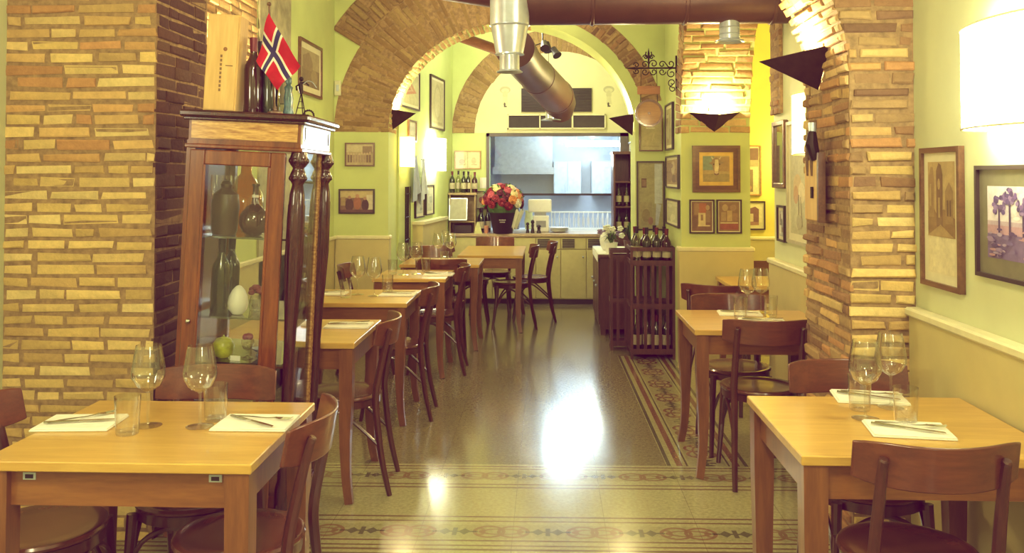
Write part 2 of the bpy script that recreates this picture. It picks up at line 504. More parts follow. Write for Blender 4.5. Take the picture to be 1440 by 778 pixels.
# near room
struct(MB().box((-2.41, -3.2, 0), (-2.31, 4.35, ZC)).build('wall_left', M['plaster_pale'], smooth=0))
struct(MB().box((-2.41, -3.3, 0), (1.6, -3.2, ZC)).build('wall_rear', M['plaster_pale'], smooth=0))
struct(MB().box((1.5, -3.2, 0), (1.6, 5.95, ZC)).build('wall_right', M['plaster_pale'], smooth=0))
# first cross arch: two brick piers and the arch between them
A1 = dict(xc=-.21, r=1.45, zs=1.97, rz=.95)
def intr(z, a=A1, side=-1):
    if side < 0: return a['xc'] - a['r'] if z <= 2.45 else a['xc'] - a['r'] + (z - 2.45) * .5
    if z <= a['zs']: return a['xc'] + side * a['r']
    q = 1 - ((z - a['zs']) / a['rz']) ** 2
    return a['xc'] + side * a['r'] * math.sqrt(max(0, q))
mb = MB()
arch_mesh(mb, lambda x, d, z: (x, d, z), -2.31, 1.5, ZC, 3.7, 4.26, **A1, left=True, right=False, zl=(2.45, .47))
# left pier front: yellow below, more orange above
pal = lambda v: PAL_YEL if v < 1.55 else (PAL_YEL + PAL_ORG + PAL_ORG)
bricks(mb, lambda u, v, d: (u, 3.7 - d, v), -2.31, lambda v: intr(v + .02) - .005, 0., 2.6, pal)
# left reveal and soffit
def a1_path(side):
    def fn(u, v, d):      # u across the thickness, v up the jamb and round the arch
        y = 3.7 + u
        if side < 0: return (A1['xc'] - A1['r'] + d, y, v)
        if v <= A1['zs']: return (A1['xc'] + side * (A1['r'] - d), y, v)
        t = (v - A1['zs']) / 1.2
        return (A1['xc'] + side * (A1['r'] - d) * math.cos(t), y, A1['zs'] + (A1['rz'] - d) * math.sin(t))
    return fn
bricks(mb, a1_path(-1), 0.005, .555, 0, 2.45, PAL_SHADE, gap=.007)
struct(mb.build('wall_left_pier', MORT, smooth=30))
mb = MB().box((A1['xc'] + A1['r'], 3.7, 0), (1.5, 4.32, ZC))
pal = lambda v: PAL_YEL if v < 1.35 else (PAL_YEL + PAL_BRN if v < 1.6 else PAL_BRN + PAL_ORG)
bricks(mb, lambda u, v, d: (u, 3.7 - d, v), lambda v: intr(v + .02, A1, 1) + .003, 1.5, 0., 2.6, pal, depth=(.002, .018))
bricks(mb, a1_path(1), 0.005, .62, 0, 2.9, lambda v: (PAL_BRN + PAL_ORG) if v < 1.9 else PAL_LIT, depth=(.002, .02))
struct(mb.build('wall_right_pier', MORT, smooth=30))
# middle bay: left wall with a grey pilaster
struct(MB().box((-2.05, 4.32, 0), (-1.95, 8.05, ZC)).build('wall_left_middle', M['plaster'], smooth=0))
mb = MB().box((-1.95, 4.33, 1.9), (-1.945, 5.86, ZC), 0)
bricks(mb, lambda u, v, d: (-1.945 + d, u, v), 4.33, 5.86, 1.9, 3.3, PAL_LIT, mi=1, depth=(.002, .02))
struct(mb.build('wall_left_brickwork', MORT, smooth=30))
struct(MB().box((-1.95, 5.9, 0), (-1.935, 6.62, ZC)).build('wall_left_pilaster', plain('grey_marbled_plaster', (.36, .33, .20), .6, var=.4, scale=7), smooth=0))
# second cross arch
A2 = dict(xc=-.33, r=1.12, zs=1.93, rz=1.0); Y2 = 8.05; Y2B = 8.5
mb = MB()
arch_mesh(mb, lambda x, d, z: (x, d, z), -2.05, 1.62, ZC, Y2, Y2B, **A2)
def ring(a, yf, r0, dz=0.):
    """face of an arch ring: u outward from the opening, v along the curve (metres at the inner edge)"""
    def fn(u, v, d):
        t = v / a['r']
        return (a['xc'] - (a['r'] + u) * math.cos(t), yf - d, a['zs'] + (a['rz'] + u) * math.sin(t))
    return fn
r2 = ring(A2, Y2, 0)
# mortar bed under the ring bricks
def ringbed(mb, a, yf, u0, u1, t0, t1, mi, d=.004, n=24):
    f = ring(a, yf, 0)
    for i in range(n):
        v0, v1 = [a['r'] * (t0 + (t1 - t0) * k / n) for k in (i, i + 1)]
        q = [f(u0, v0, d), f(u1, v0, d), f(u1, v1, d), f(u0, v1, d)]
        A, B, C = map(Vector, q[:3])
        mb.add(q, [(0, 1, 2, 3) if (B - A).cross(C - B).y < 0 else (3, 2, 1, 0)], mi)
ringbed(mb, A2, Y2, 0, .50, 0, PI * .56, 2)
ringbed(mb, A2, Y2, .50, .80, PI * .175, PI * .40, 2)
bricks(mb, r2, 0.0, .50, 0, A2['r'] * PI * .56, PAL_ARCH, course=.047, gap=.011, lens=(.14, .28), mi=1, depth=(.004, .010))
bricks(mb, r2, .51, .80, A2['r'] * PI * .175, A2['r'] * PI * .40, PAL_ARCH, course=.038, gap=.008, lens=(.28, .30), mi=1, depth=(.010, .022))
# thin brick band showing through the plaster on the right half
ringbed(mb, A2, Y2, .10, .27, PI * .56, PI * .93, 2)
bricks(mb, r2, .10, .27, A2['r'] * PI * .56, A2['r'] * PI * .93, PAL_BRN, course=.05, gap=.012, lens=(.12, .17), mi=1, depth=(.005, .014))
# rough soffit bricks on the left half
def soff2(u, v, d):
    t = v / A2['r']
    return (A2['xc'] - (A2['r'] - d) * math.cos(t), Y2 + u, A2['zs'] + (A2['rz'] - d) * math.sin(t))
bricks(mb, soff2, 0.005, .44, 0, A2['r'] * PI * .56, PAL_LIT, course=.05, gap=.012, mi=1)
struct(mb.build('wall_middle', PLB, smooth=30))
# far right pier and the long arch that springs from it towards the viewer
mb = MB()
PX0, PX1, PY = 1.06, 1.60, 7.1
A3 = dict(xc=5.7, r=1.40, zs=1.87, rz=1.40)
arch_mesh(mb, lambda x, d, z: (d, x, z), 4.3, Y2, ZC, PX0, PX1, **A3, left=False, half=True)
def soff3(u, v, d):
    t = v / A3['r']
    return (PX0 + u, A3['xc'] + (A3['r'] - d) * math.cos(t), A3['zs'] + (A3['rz'] - d) * math.sin(t))
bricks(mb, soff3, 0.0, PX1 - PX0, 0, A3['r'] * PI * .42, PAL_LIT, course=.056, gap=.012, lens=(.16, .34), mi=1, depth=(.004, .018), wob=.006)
def ring3(u, v, d):
    t = v / A3['r']
    return (PX0 - d, A3['xc'] + (A3['r'] + u) * math.cos(t), A3['zs'] + (A3['rz'] + u) * math.sin(t))
bricks(mb, ring3, 0.0, .26, 0, A3['r'] * PI * .47, PAL_BRN, course=.055, gap=.010, lens=(.25, .27), mi=1, depth=(.006, .016))
struct(mb.build('wall_right_arch', PLB, smooth=30))
# brick jamb at the end of the right wall
mb = MB().box((1.48, 5.72, 1.93), (1.502, 5.955, 2.9), 0)
bricks(mb, lambda u, v, d: (1.48 - d, u, v), lambda v: 5.76 - .35 * max(0, v - 1.95) * .3, 5.955, 1.93, 2.9, PAL_BRN, course=.055, mi=1)
struct(mb.build('trim_1', MORT, smooth=30))
# side room on the right
struct(MB().box((1.60, 8.8, 0), (3.3, 8.9, ZC)).build('wall_side_back', M['plaster_yellow'], smooth=0))
struct(MB().box((3.2, 5.85, 0), (3.3, 8.8, ZC)).build('wall_side_right', M['plaster_yellow'], smooth=0))
struct(MB().box((1.6, 5.85, 0), (3.2, 5.95, ZC)).build('wall_side_front', M['plaster_yellow'], smooth=0))
# far bay
vl = [(-1.43, Y2B), (-1.17, 10.9), (-1.30, 10.9), (-1.60, Y2B)]
struct(MB().prism([(x, y, 0) for x, y in vl], (0, 0, ZC)).build('wall_left_far', M['plaster'], smooth=0))
struct(MB().box((.99, Y2B, 0), (1.09, 10.9, ZC)).build('wall_right_far', M['plaster'], smooth=0))
# back wall: pass-through to the kitchen, brick ring and cream lunette above it
AL = dict(xc=.131, r=1.03, zs=2.055, rz=1.0); YB = 10.9
OX0, OX1, OZ0, OZ1 = -.715, .985, .80, 2.02
mb = MB()
mb.box((-1.4, YB, 0), (OX0, YB + .2, ZC)); mb.box((OX1, YB, 0), (1.2, YB + .2, ZC))
mb.box((OX0, YB, OZ1), (OX1, YB + .2, ZC)); mb.box((OX0, YB, 0), (OX1, YB + .2, OZ0))
ringbed(mb, AL, YB, 0, .28, 0, PI, 2)
rl_ = ring(AL, YB, 0)
bricks(mb, rl_, 0., .27, 0, AL['r'] * PI, PAL_ARCH, course=.062, gap=.012, lens=(.27, .28), mi=1, depth=(.006, .016))
n = 40
for i in range(n):
    t0, t1 = PI * i / n, PI * (i + 1) / n
    q = [(AL['xc'], YB - .003, AL['zs']), rl_(0, AL['r'] * t0, .003), rl_(0, AL['r'] * t1, .003)]
    mb.add([q[0], q[1], q[2]], [(0, 1, 2)], 3)
struct(mb.build('wall_back', PLB + [M['cream']], smooth=30))
mb = MB()
wf = .035
mb.box((OX0 - wf, YB - .03, OZ1 - .01), (OX1, YB + .02, OZ1 + .03)).box((OX0 - wf, YB - .03, OZ0), (OX0, YB + .02, OZ1 + .03)).box((OX1 - .1, YB - .03, OZ0), (OX1, YB + .02, OZ1 + .03))
w1 = thing('window_1', 'x', 'x', (0, 0, 0)); del w1['label']; del w1['category']; w1['kind'] = 'structure'
o = mb.build('window_frame', plain('grey_window_metal', (.10, .09, .09), .4, .4), w1, smooth=0)
o = MB().box((OX0, YB + .05, 1.285), (OX1 - .1, YB + .08, 1.31)).build('rail', M['black'], w1, smooth=0)
o = MB().box((OX0, YB + .06, 1.31), (OX1 - .1, YB + .066, OZ1)).build('pane', M['pane'], w1, smooth=0)
# kitchen room
struct(MB().box((-1.3, 13.9, 0), (1.9, 14., ZC)).build('wall_kitchen_back', M['kitchen'], smooth=0))
struct(MB().box((-1.4, 11.1, 0), (-1.3, 13.9, ZC)).build('wall_kitchen_left', M['kitchen'], smooth=0))
struct(MB().box((1.8, 11.1, 0), (1.9, 13.9, ZC)).build('wall_kitchen_right', M['kitchen'], smooth=0))
struct(MB().box((-1.3, 11.1, 2.35), (1.8, 13.9, 2.4)).build('ceiling_kitchen', M['kitchen'], smooth=0))
# wainscots
def wains(name, lo, hi, caplo, caphi, z=.97):
    mb = MB().box((*lo, 0), (*hi, z), 0).box((*caplo, z), (*caphi, z + .035), 1, ch=.008)
    return struct(mb.build(name, [M['wainscot'], M['cap']], smooth=0))
wains('trim_2', (1.46, -3.2), (1.5, 3.67), (1.44, -3.2), (1.5, 3.67), .965)
wains('trim_3', (1.46, 4.35), (1.5, 5.95), (1.445, 4.35), (1.5, 5.95), .955)
wains('trim_4', (-1.93, Y2 - .02), (-1.44, Y2 + .1), (-1.94, Y2 - .03), (-1.43, Y2 + .1), .95)
wains('trim_5', (PX0 - .02, PY - .02), (PX1 + .02, PY + .1), (PX0 - .03, PY - .03), (PX1 + .03, PY + .1), .93)
wains('trim_6', (1.64, 8.77), (3.2, 8.8), (1.64, 8.76), (3.2, 8.8), .90)
wains('trim_7', (-1.94, 4.4), (-1.935, 8.03), (-1.94, 4.4), (-1.915, 8.03), .95)
# boxed-in ledge along the far left wall
mb = MB().prism([(-1.38, 9.02, 0), (-1.27, 9.02, 0), (-1.16, 10.2, 0), (-1.24, 10.2, 0)], (0, 0, 1.03), 0)
mb.prism([(-1.38, 9.0, 1.03), (-1.25, 9.0, 1.03), (-1.14, 10.22, 1.03), (-1.24, 10.22, 1.03)], (0, 0, .03), 1)
struct(mb.build('trim_8', [M['wainscot'], M['cap']], smooth=0))
# ================================================================== FURNITURE
# ---- bentwood chairs
def make_chair():
    t = thing('bistro_chair', 'x', 'chair')
    # seat: rounded plate, slightly dished
    mb = MB()
    n = 28
    def rim(r, z):
        out = []
        for i in range(n):
            a = 2 * PI * i / n
            q = 1 + .05 * math.cos(2 * a - PI / 2 * 0) * 0
            out.append((r * math.cos(a) * 1.0, r * math.sin(a) * 1.0 + .01, z))
        return out
    prof = [(.0005, .452), (.12, .453), (.16, .457), (.18, .462), (.191, .460), (.195, .452), (.191, .443), (.18, .438), (.0005, .438)]
    mb.lathe(prof, n, (0, .01, 0))
    mb.build('seat', M['seat'], t)
    MB().lathe([(.168, .440), (.185, .438), (.185, .405), (.168, .405), (.168, .440)], 24, (0, .01, 0)).build('seat_frame', M['chair'], t)
    # backrest band: deep curved crest rail
    NB = 18
    def band_pt(u, w, f):
        x = (u - .5) * .44
        q = (x / .22)
        y = -.255 + .085 * q * q - (.006 if f else -.006) - .02 * w
        h = .062 - .012 * abs(q) ** 6
        zc = .766 + .006 * q * q
        return (x, y, zc + (w - .5) * 2 * h)
    mb = MB()
    nu, nv = NB, 5
    o = 0
    F_, B_ = [], []
    for f in (1, 0):
        for i in range(nu + 1):
            for j in range(nv + 1):
                mb.v.append(Vector(band_pt(i / nu, j / nv, f)))
    K = (nu + 1) * (nv + 1)
    def q4(a, b, c, d): mb.f.append([a, b, c, d]); mb.mi.append(0); mb.c.append((1, 1, 1))
    ix = lambda i, j, s: s * K + i * (nv + 1) + j
    for i in range(nu):
        for j in range(nv):
            q4(ix(i, j, 0), ix(i + 1, j, 0), ix(i + 1, j + 1, 0), ix(i, j + 1, 0))
            q4(ix(i, j, 1), ix(i, j + 1, 1), ix(i + 1, j + 1, 1), ix(i + 1, j, 1))
    for i in range(nu):
        q4(ix(i, nv, 0), ix(i + 1, nv, 0), ix(i + 1, nv, 1), ix(i, nv, 1)); q4(ix(i, 0, 1), ix(i + 1, 0, 1), ix(i + 1, 0, 0), ix(i, 0, 0))
    for j in range(nv):
        q4(ix(0, j, 0), ix(0, j + 1, 0), ix(0, j + 1, 1), ix(0, j, 1)); q4(ix(nu, j, 1), ix(nu, j + 1, 1), ix(nu, j + 1, 0), ix(nu, j, 0))
    bd = mb.build('backrest', M['chair_band'], t, smooth=50)
    bv = bd.modifiers.new('edge', 'BEVEL'); bv.width = .004; bv.segments = 2; bv.limit_method = 'ANGLE'
    for s in (-1, 1):
        # rear leg runs up into the back post
        p = smoothpath([(s * .175, -.245, 0), (s * .168, -.205, .18), (s * .162, -.178, .40), (s * .163, -.178, .50), (s * .160, -.205, .64), (s * .158, -.234, .76), (s * .158, -.247, .79)], 4)
        k = len(p) - 1
        MB().tube(p, [.0125 + .005 * math.sin(PI * min(1, i / k * 1.1)) if i < k else .009 for i in range(k + 1)], 9).build('back_post', M['chair'], t)
        p = smoothpath([(s * .150, .145, .43), (s * .156, .155, .30), (s * .163, .172, .15), (s * .172, .195, 0)], 4)
        k = len(p) - 1
        MB().tube(p, [.0185 - .0065 * i / k for i in range(k + 1)], 9).build('leg', M['chair'], t)
        # bentwood braces between legs and seat
        p = smoothpath([(s * .158, .150, .22), (s * .160, .100, .33), (s * .166, .020, .395), (s * .164, -.07, .345), (s * .166, -.185, .24)], 4)
        MB().tube(p, .0085, 7).build('brace', M['chair'], t)
    p = smoothpath([(-.153, .160, .24), (-.11, .165, .345), (0, .175, .398), (.11, .165, .345), (.153, .160, .24)], 4)
    MB().tube(p, .0085, 7).build('brace', M['chair'], t)
    return t
CH = Proto(make_chair)
G1 = 'bentwood chairs around the dining tables'
for x, y, rot, lab in [
    (1.035, 2.62, 0, 'brown bentwood chair with its back to us at the near right table'),
    (1.12, 3.20, 180, 'bentwood chair on the far side of the near right table, facing us'),
    (1.08, 4.62, 0, 'bentwood chair with its back to us at the second table on the right wall'),
    (1.06, 5.10, 180, 'bentwood chair facing us behind the second right table, partly hidden by glasses'),
    (1.15, 6.0, -22, 'dark bentwood chair turned aside beyond the second right table, below the cow painting'),
    (1.80, 7.16, 180, 'small distant bentwood chair in the yellow side room on the right'),
    (-1.565, 2.69, -90, 'bentwood chair cut by the left picture edge, seat under the near left table'),
    (-.915, 2.66, 92, 'bentwood chair at the aisle end of the near left table, back curved around its corner'),
    (-1.20, 3.01, 180, 'bentwood chair between the near left table and the glass cabinet, facing us'),
    (-1.01, 4.42, 93, 'bentwood chair on the aisle beside the table just behind the cabinet'),
    (-.975, 5.71, 92, 'bentwood chair on the aisle at the second table behind the cabinet'),
    (-.885, 6.98, 92, 'bentwood chair on the aisle at the third table behind the cabinet'),
    (-.90, 7.70, 0, 'bentwood chair with its back to us at the small table inside the middle arch'),
    (-1.10, 8.66, 200, 'bentwood chair turned at the far left corner of the table inside the middle arch'),
    (-.81, 9.25, -88, 'bentwood chair on the left side of the long table before the counter'),
    (-.60, 9.98, 180, 'bentwood chair at the counter end of the long table, facing us'),
    (-.36, 9.02, 92, 'nearer of two bentwood chairs on the aisle side of the long table before the counter'),
    (-.17, 9.47, 93, 'farther of two bentwood chairs on the aisle side of the long table, nearest the counter'),
    (-1.38, 6.99, -88, 'dark bentwood chair against the wall side of the third table behind the cabinet'),
]:
    CH.put((x, y, 0), R(rot), lab, G1)

# ---- dining tables
def make_table(w, d, sabre, extra=False):
    t = thing('dining_table', 'x', 'table')
    hw, hd = w / 2, d / 2
    top = MB().box((-hw, -hd, .722), (hw, hd, .75), ch=.003).build('tabletop', M['table_top'], t, smooth=0)
    i = .03
    for a, b in (((-hw + i, -hd + i, .622), (hw - i, -hd + i + .022, .722)), ((-hw + i, hd - i - .022, .622), (hw - i, hd - i, .722))):
        MB().box(a, b).build('apron', M['table_wood_x'], t, smooth=0)
    for a, b in (((-hw + i, -hd + i, .622), (-hw + i + .022, hd - i, .722)), ((hw - i - .022, -hd + i, .622), (hw - i, hd - i, .722))):
        MB().box(a, b).build('apron', M['table_wood'], t, smooth=0)
    for sx in (-1, 1):
        for sy in (-1, 1):
            x, y = sx * (hw - .042), sy * (hd - .042)
            if sabre:
                p = smoothpath([(x, y, .722), (x, y, .52), (x - sx * .006, y - sy * .006, .30), (x, y, .12), (x + sx * .018, y + sy * .018, 0)], 4)
                r = [.031, .031, .031, .031, .030, .029, .028, .027, .025, .024, .022, .021, .020, .0195, .019, .0185, .018]
            else:
                p = [(x, y, .722), (x, y, .5), (x, y, 0)]; r = [.034, .033, .024]
            MB().tube(p, r[:len(p)] if len(r) >= len(p) else .025, 4, sq=True).build('leg', M['table_wood'], t, smooth=30)
    if extra:
        for x in (-.25, .27):
            mb = MB().box((x - .018, -hd + i - .002, .692), (x + .018, -hd + i + .002, .712), 0).box((x - .011, -hd + i - .004, .696), (x + .011, -hd + i - .001, .707), 1)
            mb.build('slot_plate', [M['steel'], M['black']], t, smooth=0)
    return t
def put_table(x0, x1, y0, y1, lab, sabre=True, extra=False, rot=0):
    t = make_table(x1 - x0, y1 - y0, sabre, extra)
    t.location = ((x0 + x1) / 2, (y0 + y1) / 2, 0); t.rotation_euler.z = R(rot); t['label'] = lab; t['group'] = 'oak-topped dining tables'
    return t
put_table(.705, 1.445, 2.52, 3.20, 'square oak-topped table at the near right, against the cream wainscot', sabre=False)
put_table(-1.555, -.80, 2.385, 3.045, 'square oak-topped table at the near left, in front of the glass cabinet', sabre=False, extra=True)
put_table(-1.60, -.90, 4.12, 4.80, 'oak-topped table half hidden just behind the glass cabinet')
put_table(-1.60, -.86, 5.41, 6.06, 'oak-topped table second behind the cabinet on the left')
t4 = put_table(-1.33, -.77, 6.70, 7.34, 'oak-topped table third behind the cabinet, before the arch pier')
put_table(-1.30, -.60, 7.76, 8.42, 'small oak-topped table standing inside the middle arch on the left')
put_table(-.88, -.24, 8.66, 9.86, 'long oak-topped table in front of the kitchen counter')
put_table(.742, 1.455, 4.54, 5.22, 'oak-topped table with curved legs second along the right wall')
put_table(1.30, 1.98, 6.36, 6.96, 'table at the side room opening, only a corner showing beyond the second right table')

# ---- table settings
TZ = .75
def make_setting(cut=True):
    t = thing('napkin', 'x', 'napkin')
    MB().box((-.085, -.118, 0), (.085, .118, .006), ch=.002).box((-.083, -.114, .006), (.084, .117, .010), ch=.002).build('folded_sheet', M['napkin'], t, smooth=0)
    return t
def make_fork():
    t = thing('fork', 'x', 'fork')
    mb = MB()
    p = smoothpath([(0, -.095, .004), (0, -.04, .006), (0, .02, .004), (0, .055, .007)], 3)
    mb.tube(p, [.0052, .0055, .0048, .0042, .0036, .003, .003, .0034, .0042, .006][:len(p)], 6, flat=.5)
    mb.tube([(0, .05, .007), (0, .066, .006), (0, .076, .006)], [.005, .0105, .0105], 8, flat=.22)
    for k in range(4):
        x = (k - 1.5) * .0055
        mb.tube([(x, .074, .006), (x, .10, .007), (x, .108, .010)], [.0017, .0015, .0008], 5)
    o = mb.build('fork_body', M['cutlery'], t)
    return t
def make_knife():
    t = thing('knife', 'x', 'knife')
    p = [(0, -.105, .004), (0, -.06, .004), (0, -.005, .004)]
    MB().tube(p, [.006, .0065, .0045], 6, flat=.6).build('handle', M['cutlery'], t)
    MB().prism([(-.007, -.01, .003), (.004, -.01, .003), (.007, .06, .003), (.003, .105, .003), (-.006, .10, .003), (-.008, .06, .003)], (0, 0, .002)).build('blade', M['cutlery'], t, smooth=0)
    return t
NAP, FORK, KNIFE = Proto(make_setting), Proto(make_fork), Proto(make_knife)
def setting(px, py, nrot, crot, where, spread=14):
    p = at(px, py, 'Z', TZ)
    NAP.put((p.x, p.y, TZ + .0005), R(nrot), 'folded white paper napkin ' + where, 'paper napkins on the tables')
    a = R(crot)
    for pr, off, da, nm in ((FORK, -.02, spread * .5, 'fork'), (KNIFE, .02, -spread * .5, 'knife')):
        o = pr.put((p.x + off * math.cos(a), p.y + off * math.sin(a), TZ + .0125), a + R(da), f'{nm} lying on the napkin {where}', f'{nm}s on the napkins')
setting(113, 597, -86, -62, 'at the left end of the near left table', 30)
setting(360, 597, -90, -112, 'at the aisle end of the near left table', 26)
setting(1222, 561, -98, -114, 'on the far side of the near right table')
setting(1277, 607, -98, -112, 'on the near side of the near right table')
setting(490, 459, -88, -82, 'on the table just behind the cabinet')
setting(462, 414, -90, -75, 'beside the cabinet on the second table behind it')
setting(560, 415, -92, -100, 'at the aisle end of the second table behind the cabinet')
setting(617, 387, -90, -94, 'at the aisle end of the third table behind the cabinet')
setting(1040, 442, -95, -105, 'on the far side of the second right table')
setting(1072, 453, -95, -105, 'on the near side of the second right table')

def make_wineglass():
    t = thing('wine_glass', 'x', 'glass')
    MB().lathe([(0.0005, 0.00476), (0.04046, 0.00119), (0.04284, 0.002975), (0.0357, 0.00476), (0.00714, 0.00952), (0.0038, 0.01785), (0.0036, 0.1012), (0.00714, 0.1095)], 18).build('stem', M['glass'], t)
    MB().lathe([(0.002, 0.1083), (0.01428, 0.1119), (0.0357, 0.1261), (0.04998, 0.1523), (0.05176, 0.1666), (0.0476, 0.1963), (0.04046, 0.238), (0.03748, 0.2523), (0.03665, 0.2523), (0.03927, 0.238), (0.04641, 0.1963), (0.05058, 0.1666), (0.04879, 0.1523), (0.03451, 0.1273), (0.004, 0.1142)], 24).build('bowl', M['glass'], t)
    return t
def make_tumbler():
    t = thing('tumbler', 'x', 'glass')
    MB().lathe([(.001, .001), (.031, .001), (.033, .006), (.0385, .116), (.0377, .116), (.0322, .012), (.001, .011)], 22).build('glass_wall', M['glass'], t)
    return t
WG, TU = Proto(make_wineglass), Proto(make_tumbler)
def glass(pr, px, py, lab, axis='Z', val=TZ):
    p = at(px, py, axis, val)
    pr.put((p.x, p.y, TZ + .0005), rb.uniform(0, 6), lab, 'wine glasses on the tables' if pr is WG else 'water tumblers on the tables')
glass(WG, 208, 600, 'left wine glass of the two on the near left table')
glass(WG, 281, 601, 'right wine glass of the two on the near left table')
glass(TU, 179, 611, 'water tumbler beside the left napkin on the near left table')
glass(TU, 303, 592, 'water tumbler behind the right wine glass on the near left table')
glass(WG, 1217, 590, 'left wine glass of the two on the near right table')
glass(WG, 1253, 574, 'right wine glass of the two on the near right table')
glass(TU, 1209, 577, 'water tumbler left of the wine glasses on the near right table')
glass(TU, 1274, 597, 'water tumbler at the near napkin on the near right table')
glass(TU, 486, 419, 'leftmost water tumbler on the second table behind the cabinet')
glass(WG, 503, 415, 'left wine glass on the second table behind the cabinet')
glass(WG, 526, 417, 'right wine glass on the second table behind the cabinet')
glass(TU, 545, 411, 'water tumbler right of the wine glasses, second table behind the cabinet')
glass(TU, 552, 386, 'left water tumbler on the third table behind the cabinet')
glass(WG, 567, 387, 'left wine glass on the third table behind the cabinet')
glass(WG, 586, 386, 'right wine glass on the third table behind the cabinet')
glass(TU, 599, 383, 'right water tumbler on the third table behind the cabinet')
glass(WG, 616, 367, 'left wine glass on the small table inside the middle arch')
glass(WG, 634, 367, 'right wine glass on the small table inside the middle arch')
glass(WG, 627, 361.5, 'rear wine glass of three on the small table inside the middle arch')
glass(TU, 625, 372.5, 'water tumbler on the small table inside the middle arch')
glass(WG, 1051, 441.5, 'left wine glass on the second right table')
glass(WG, 1070, 440, 'right wine glass on the second right table')
glass(TU, 1041, 448, 'water tumbler left of the wine glasses on the second right table')
glass(TU, 1084, 446, 'water tumbler right of the wine glasses on the second right table')

# ---- bottles
def bottle_prof(r=.037, h=.30):
    return [(.001, .0), (r * .95, .0), (r, .006), (r, h * .58), (r * .93, h * .64), (r * .5, h * .74), (r * .37, h * .80), (r * .36, h * .985), (r * .40, h * .985), (r * .40, h), (.001, h)]
def make_bottle(glass_mat, cap_mat, paper=True, r=.037, h=.30, n=14):
    def mk():
        t = thing('wine_bottle', 'x', 'bottle')
        MB().lathe(bottle_prof(r, h), n).build('bottle_glass', glass_mat, t)
        if paper: MB().lathe([(r + .0008, h * .18), (r + .0008, h * .46)], n).build('paper_label', M['paper'], t)
        MB().lathe([(r * .39, h * .82), (r * .43, h * .985), (r * .43, h + .002), (.001, h + .002)], n).build('capsule', cap_mat, t)
        return t
    return mk
B_G = Proto(make_bottle(M['bottle_green'], M['capsule']))
B_K = Proto(make_bottle(M['bottle_green'], M['capsule_black']))
B_R = Proto(make_bottle(M['bottle_red'], M['capsule'], True, .040, .29))
B_N = Proto(make_bottle(M['bottle_green'], M['capsule_black'], False))
B_NR = Proto(make_bottle(M['bottle_red'], M['capsule'], False, .038, .31))
B_P = Proto(make_bottle(M['bottle_clear'], M['capsule_black'], True, .036, .31))
# ================================================================== GLASS CABINET AND WHAT IS ON AND IN IT
CABW, CABD = .45, .56
CABX, CABY = -1.285, 3.74
cab = thing('display_cabinet', 'tall carved mahogany display cabinet with glass door standing by the brick pier', 'cabinet', (CABX, CABY, .005))
TILT = R(2.6); cab.rotation_euler = (0, TILT, R(2.5))
CM = Matrix.Translation((CABX, CABY, .005)) @ Euler((0, TILT, R(2.5))).to_matrix().to_4x4()
def cabw(x, y, z): return CM @ Vector((x, y, z))
hw, hd = CABW / 2, CABD / 2
# plinth, back stiles, base
MB().box((-hw - .01, -hd - .01, .10), (hw + .01, hd + .01, .20), ch=.006).box((-hw, -hd, .20), (hw, hd, .225), ch=.004).build('plinth', M['cab'], cab, smooth=0)
for x in (-hw + .03, hw - .03):
    for y in (-hd + .03, hd - .03):
        MB().lathe([(.001, 0), (.022, 0), (.03, .03), (.026, .07), (.033, .10), (.001, .10)], 14, (x, y, 0)).build('foot', M['cab_dark'], cab)
MB().box((-hw, -hd, 1.645), (hw, hd, 1.66)).box((-hw - .008, -hd - .008, 1.628), (hw + .008, hd + .008, 1.645), ch=.004).build('lower_moulding', M['cab'], cab, smooth=0)
MB().box((-hw + .004, -hd + .004, 1.66), (hw - .004, hd - .004, 1.745)).build('frieze', M['cab'], cab, smooth=0)
mb = MB().box((-hw + .015, -hd - .001, 1.667), (hw - .015, -hd + .01, 1.738))
mb.build('veneer_panel', M['veneer'], cab, smooth=0)
mb = MB().box((hw - .012, -hd + .02, 1.655), (hw + .003, hd - .02, 1.74), 0)
mb.box((hw + .002, -hd + .05, 1.668), (hw + .006, hd - .05, 1.671), 1).box((hw + .002, -hd + .05, 1.727), (hw + .006, hd - .05, 1.73), 1).box((hw + .002, -hd + .05, 1.668), (hw + .006, -hd + .055, 1.73), 1).box((hw + .002, hd - .055, 1.668), (hw + .006, hd - .05, 1.73), 1)
mb.build('side_panel', [plain('polished_panel_painted_glare', (.86, .86, .82), .06, 0, .02, coat=1), M['cab_dark']], cab, smooth=0)['label'] = 'polished side panel under the top, reflection painted in as its pale colour'  # the white reflection is put into the panel's base colour
MB().box((-hw - .03, -hd - .03, 1.75), (hw + .035, hd + .03, 1.778), ch=.008).box((-hw - .015, -hd - .015, 1.738), (hw + .018, hd + .015, 1.752), ch=.004).build('top_slab', M['cab_dark'], cab, smooth=0)
# side wall on the pier side is glass in a wooden frame; plain stiles at the left corners
for y0, y1 in ((-hd, -hd + .035), (hd - .035, hd)):
    MB().box((-hw, y0, .22), (-hw + .035, y1, 1.63)).build('stile', M['cab'], cab, smooth=0)
MB().box((-hw + .004, -hd + .03, .22), (-hw + .012, hd - .03, 1.63)).build('side_board', M['cab'], cab, smooth=0)
MB().box((-hw + .03, hd - .012, .22), (hw - .03, hd - .004, 1.63)).build('back_glass', M['pane'], cab, smooth=0)
MB().box((hw - .030, -hd + .06, .22), (hw - .024, hd - .06, 1.63)).build('side_glass', M['pane'], cab, smooth=0)
MB().box((hw - .034, hd - .10, .22), (hw - .02, hd - .055, 1.63)).build('side_stile', M['veneer'], cab, smooth=0)
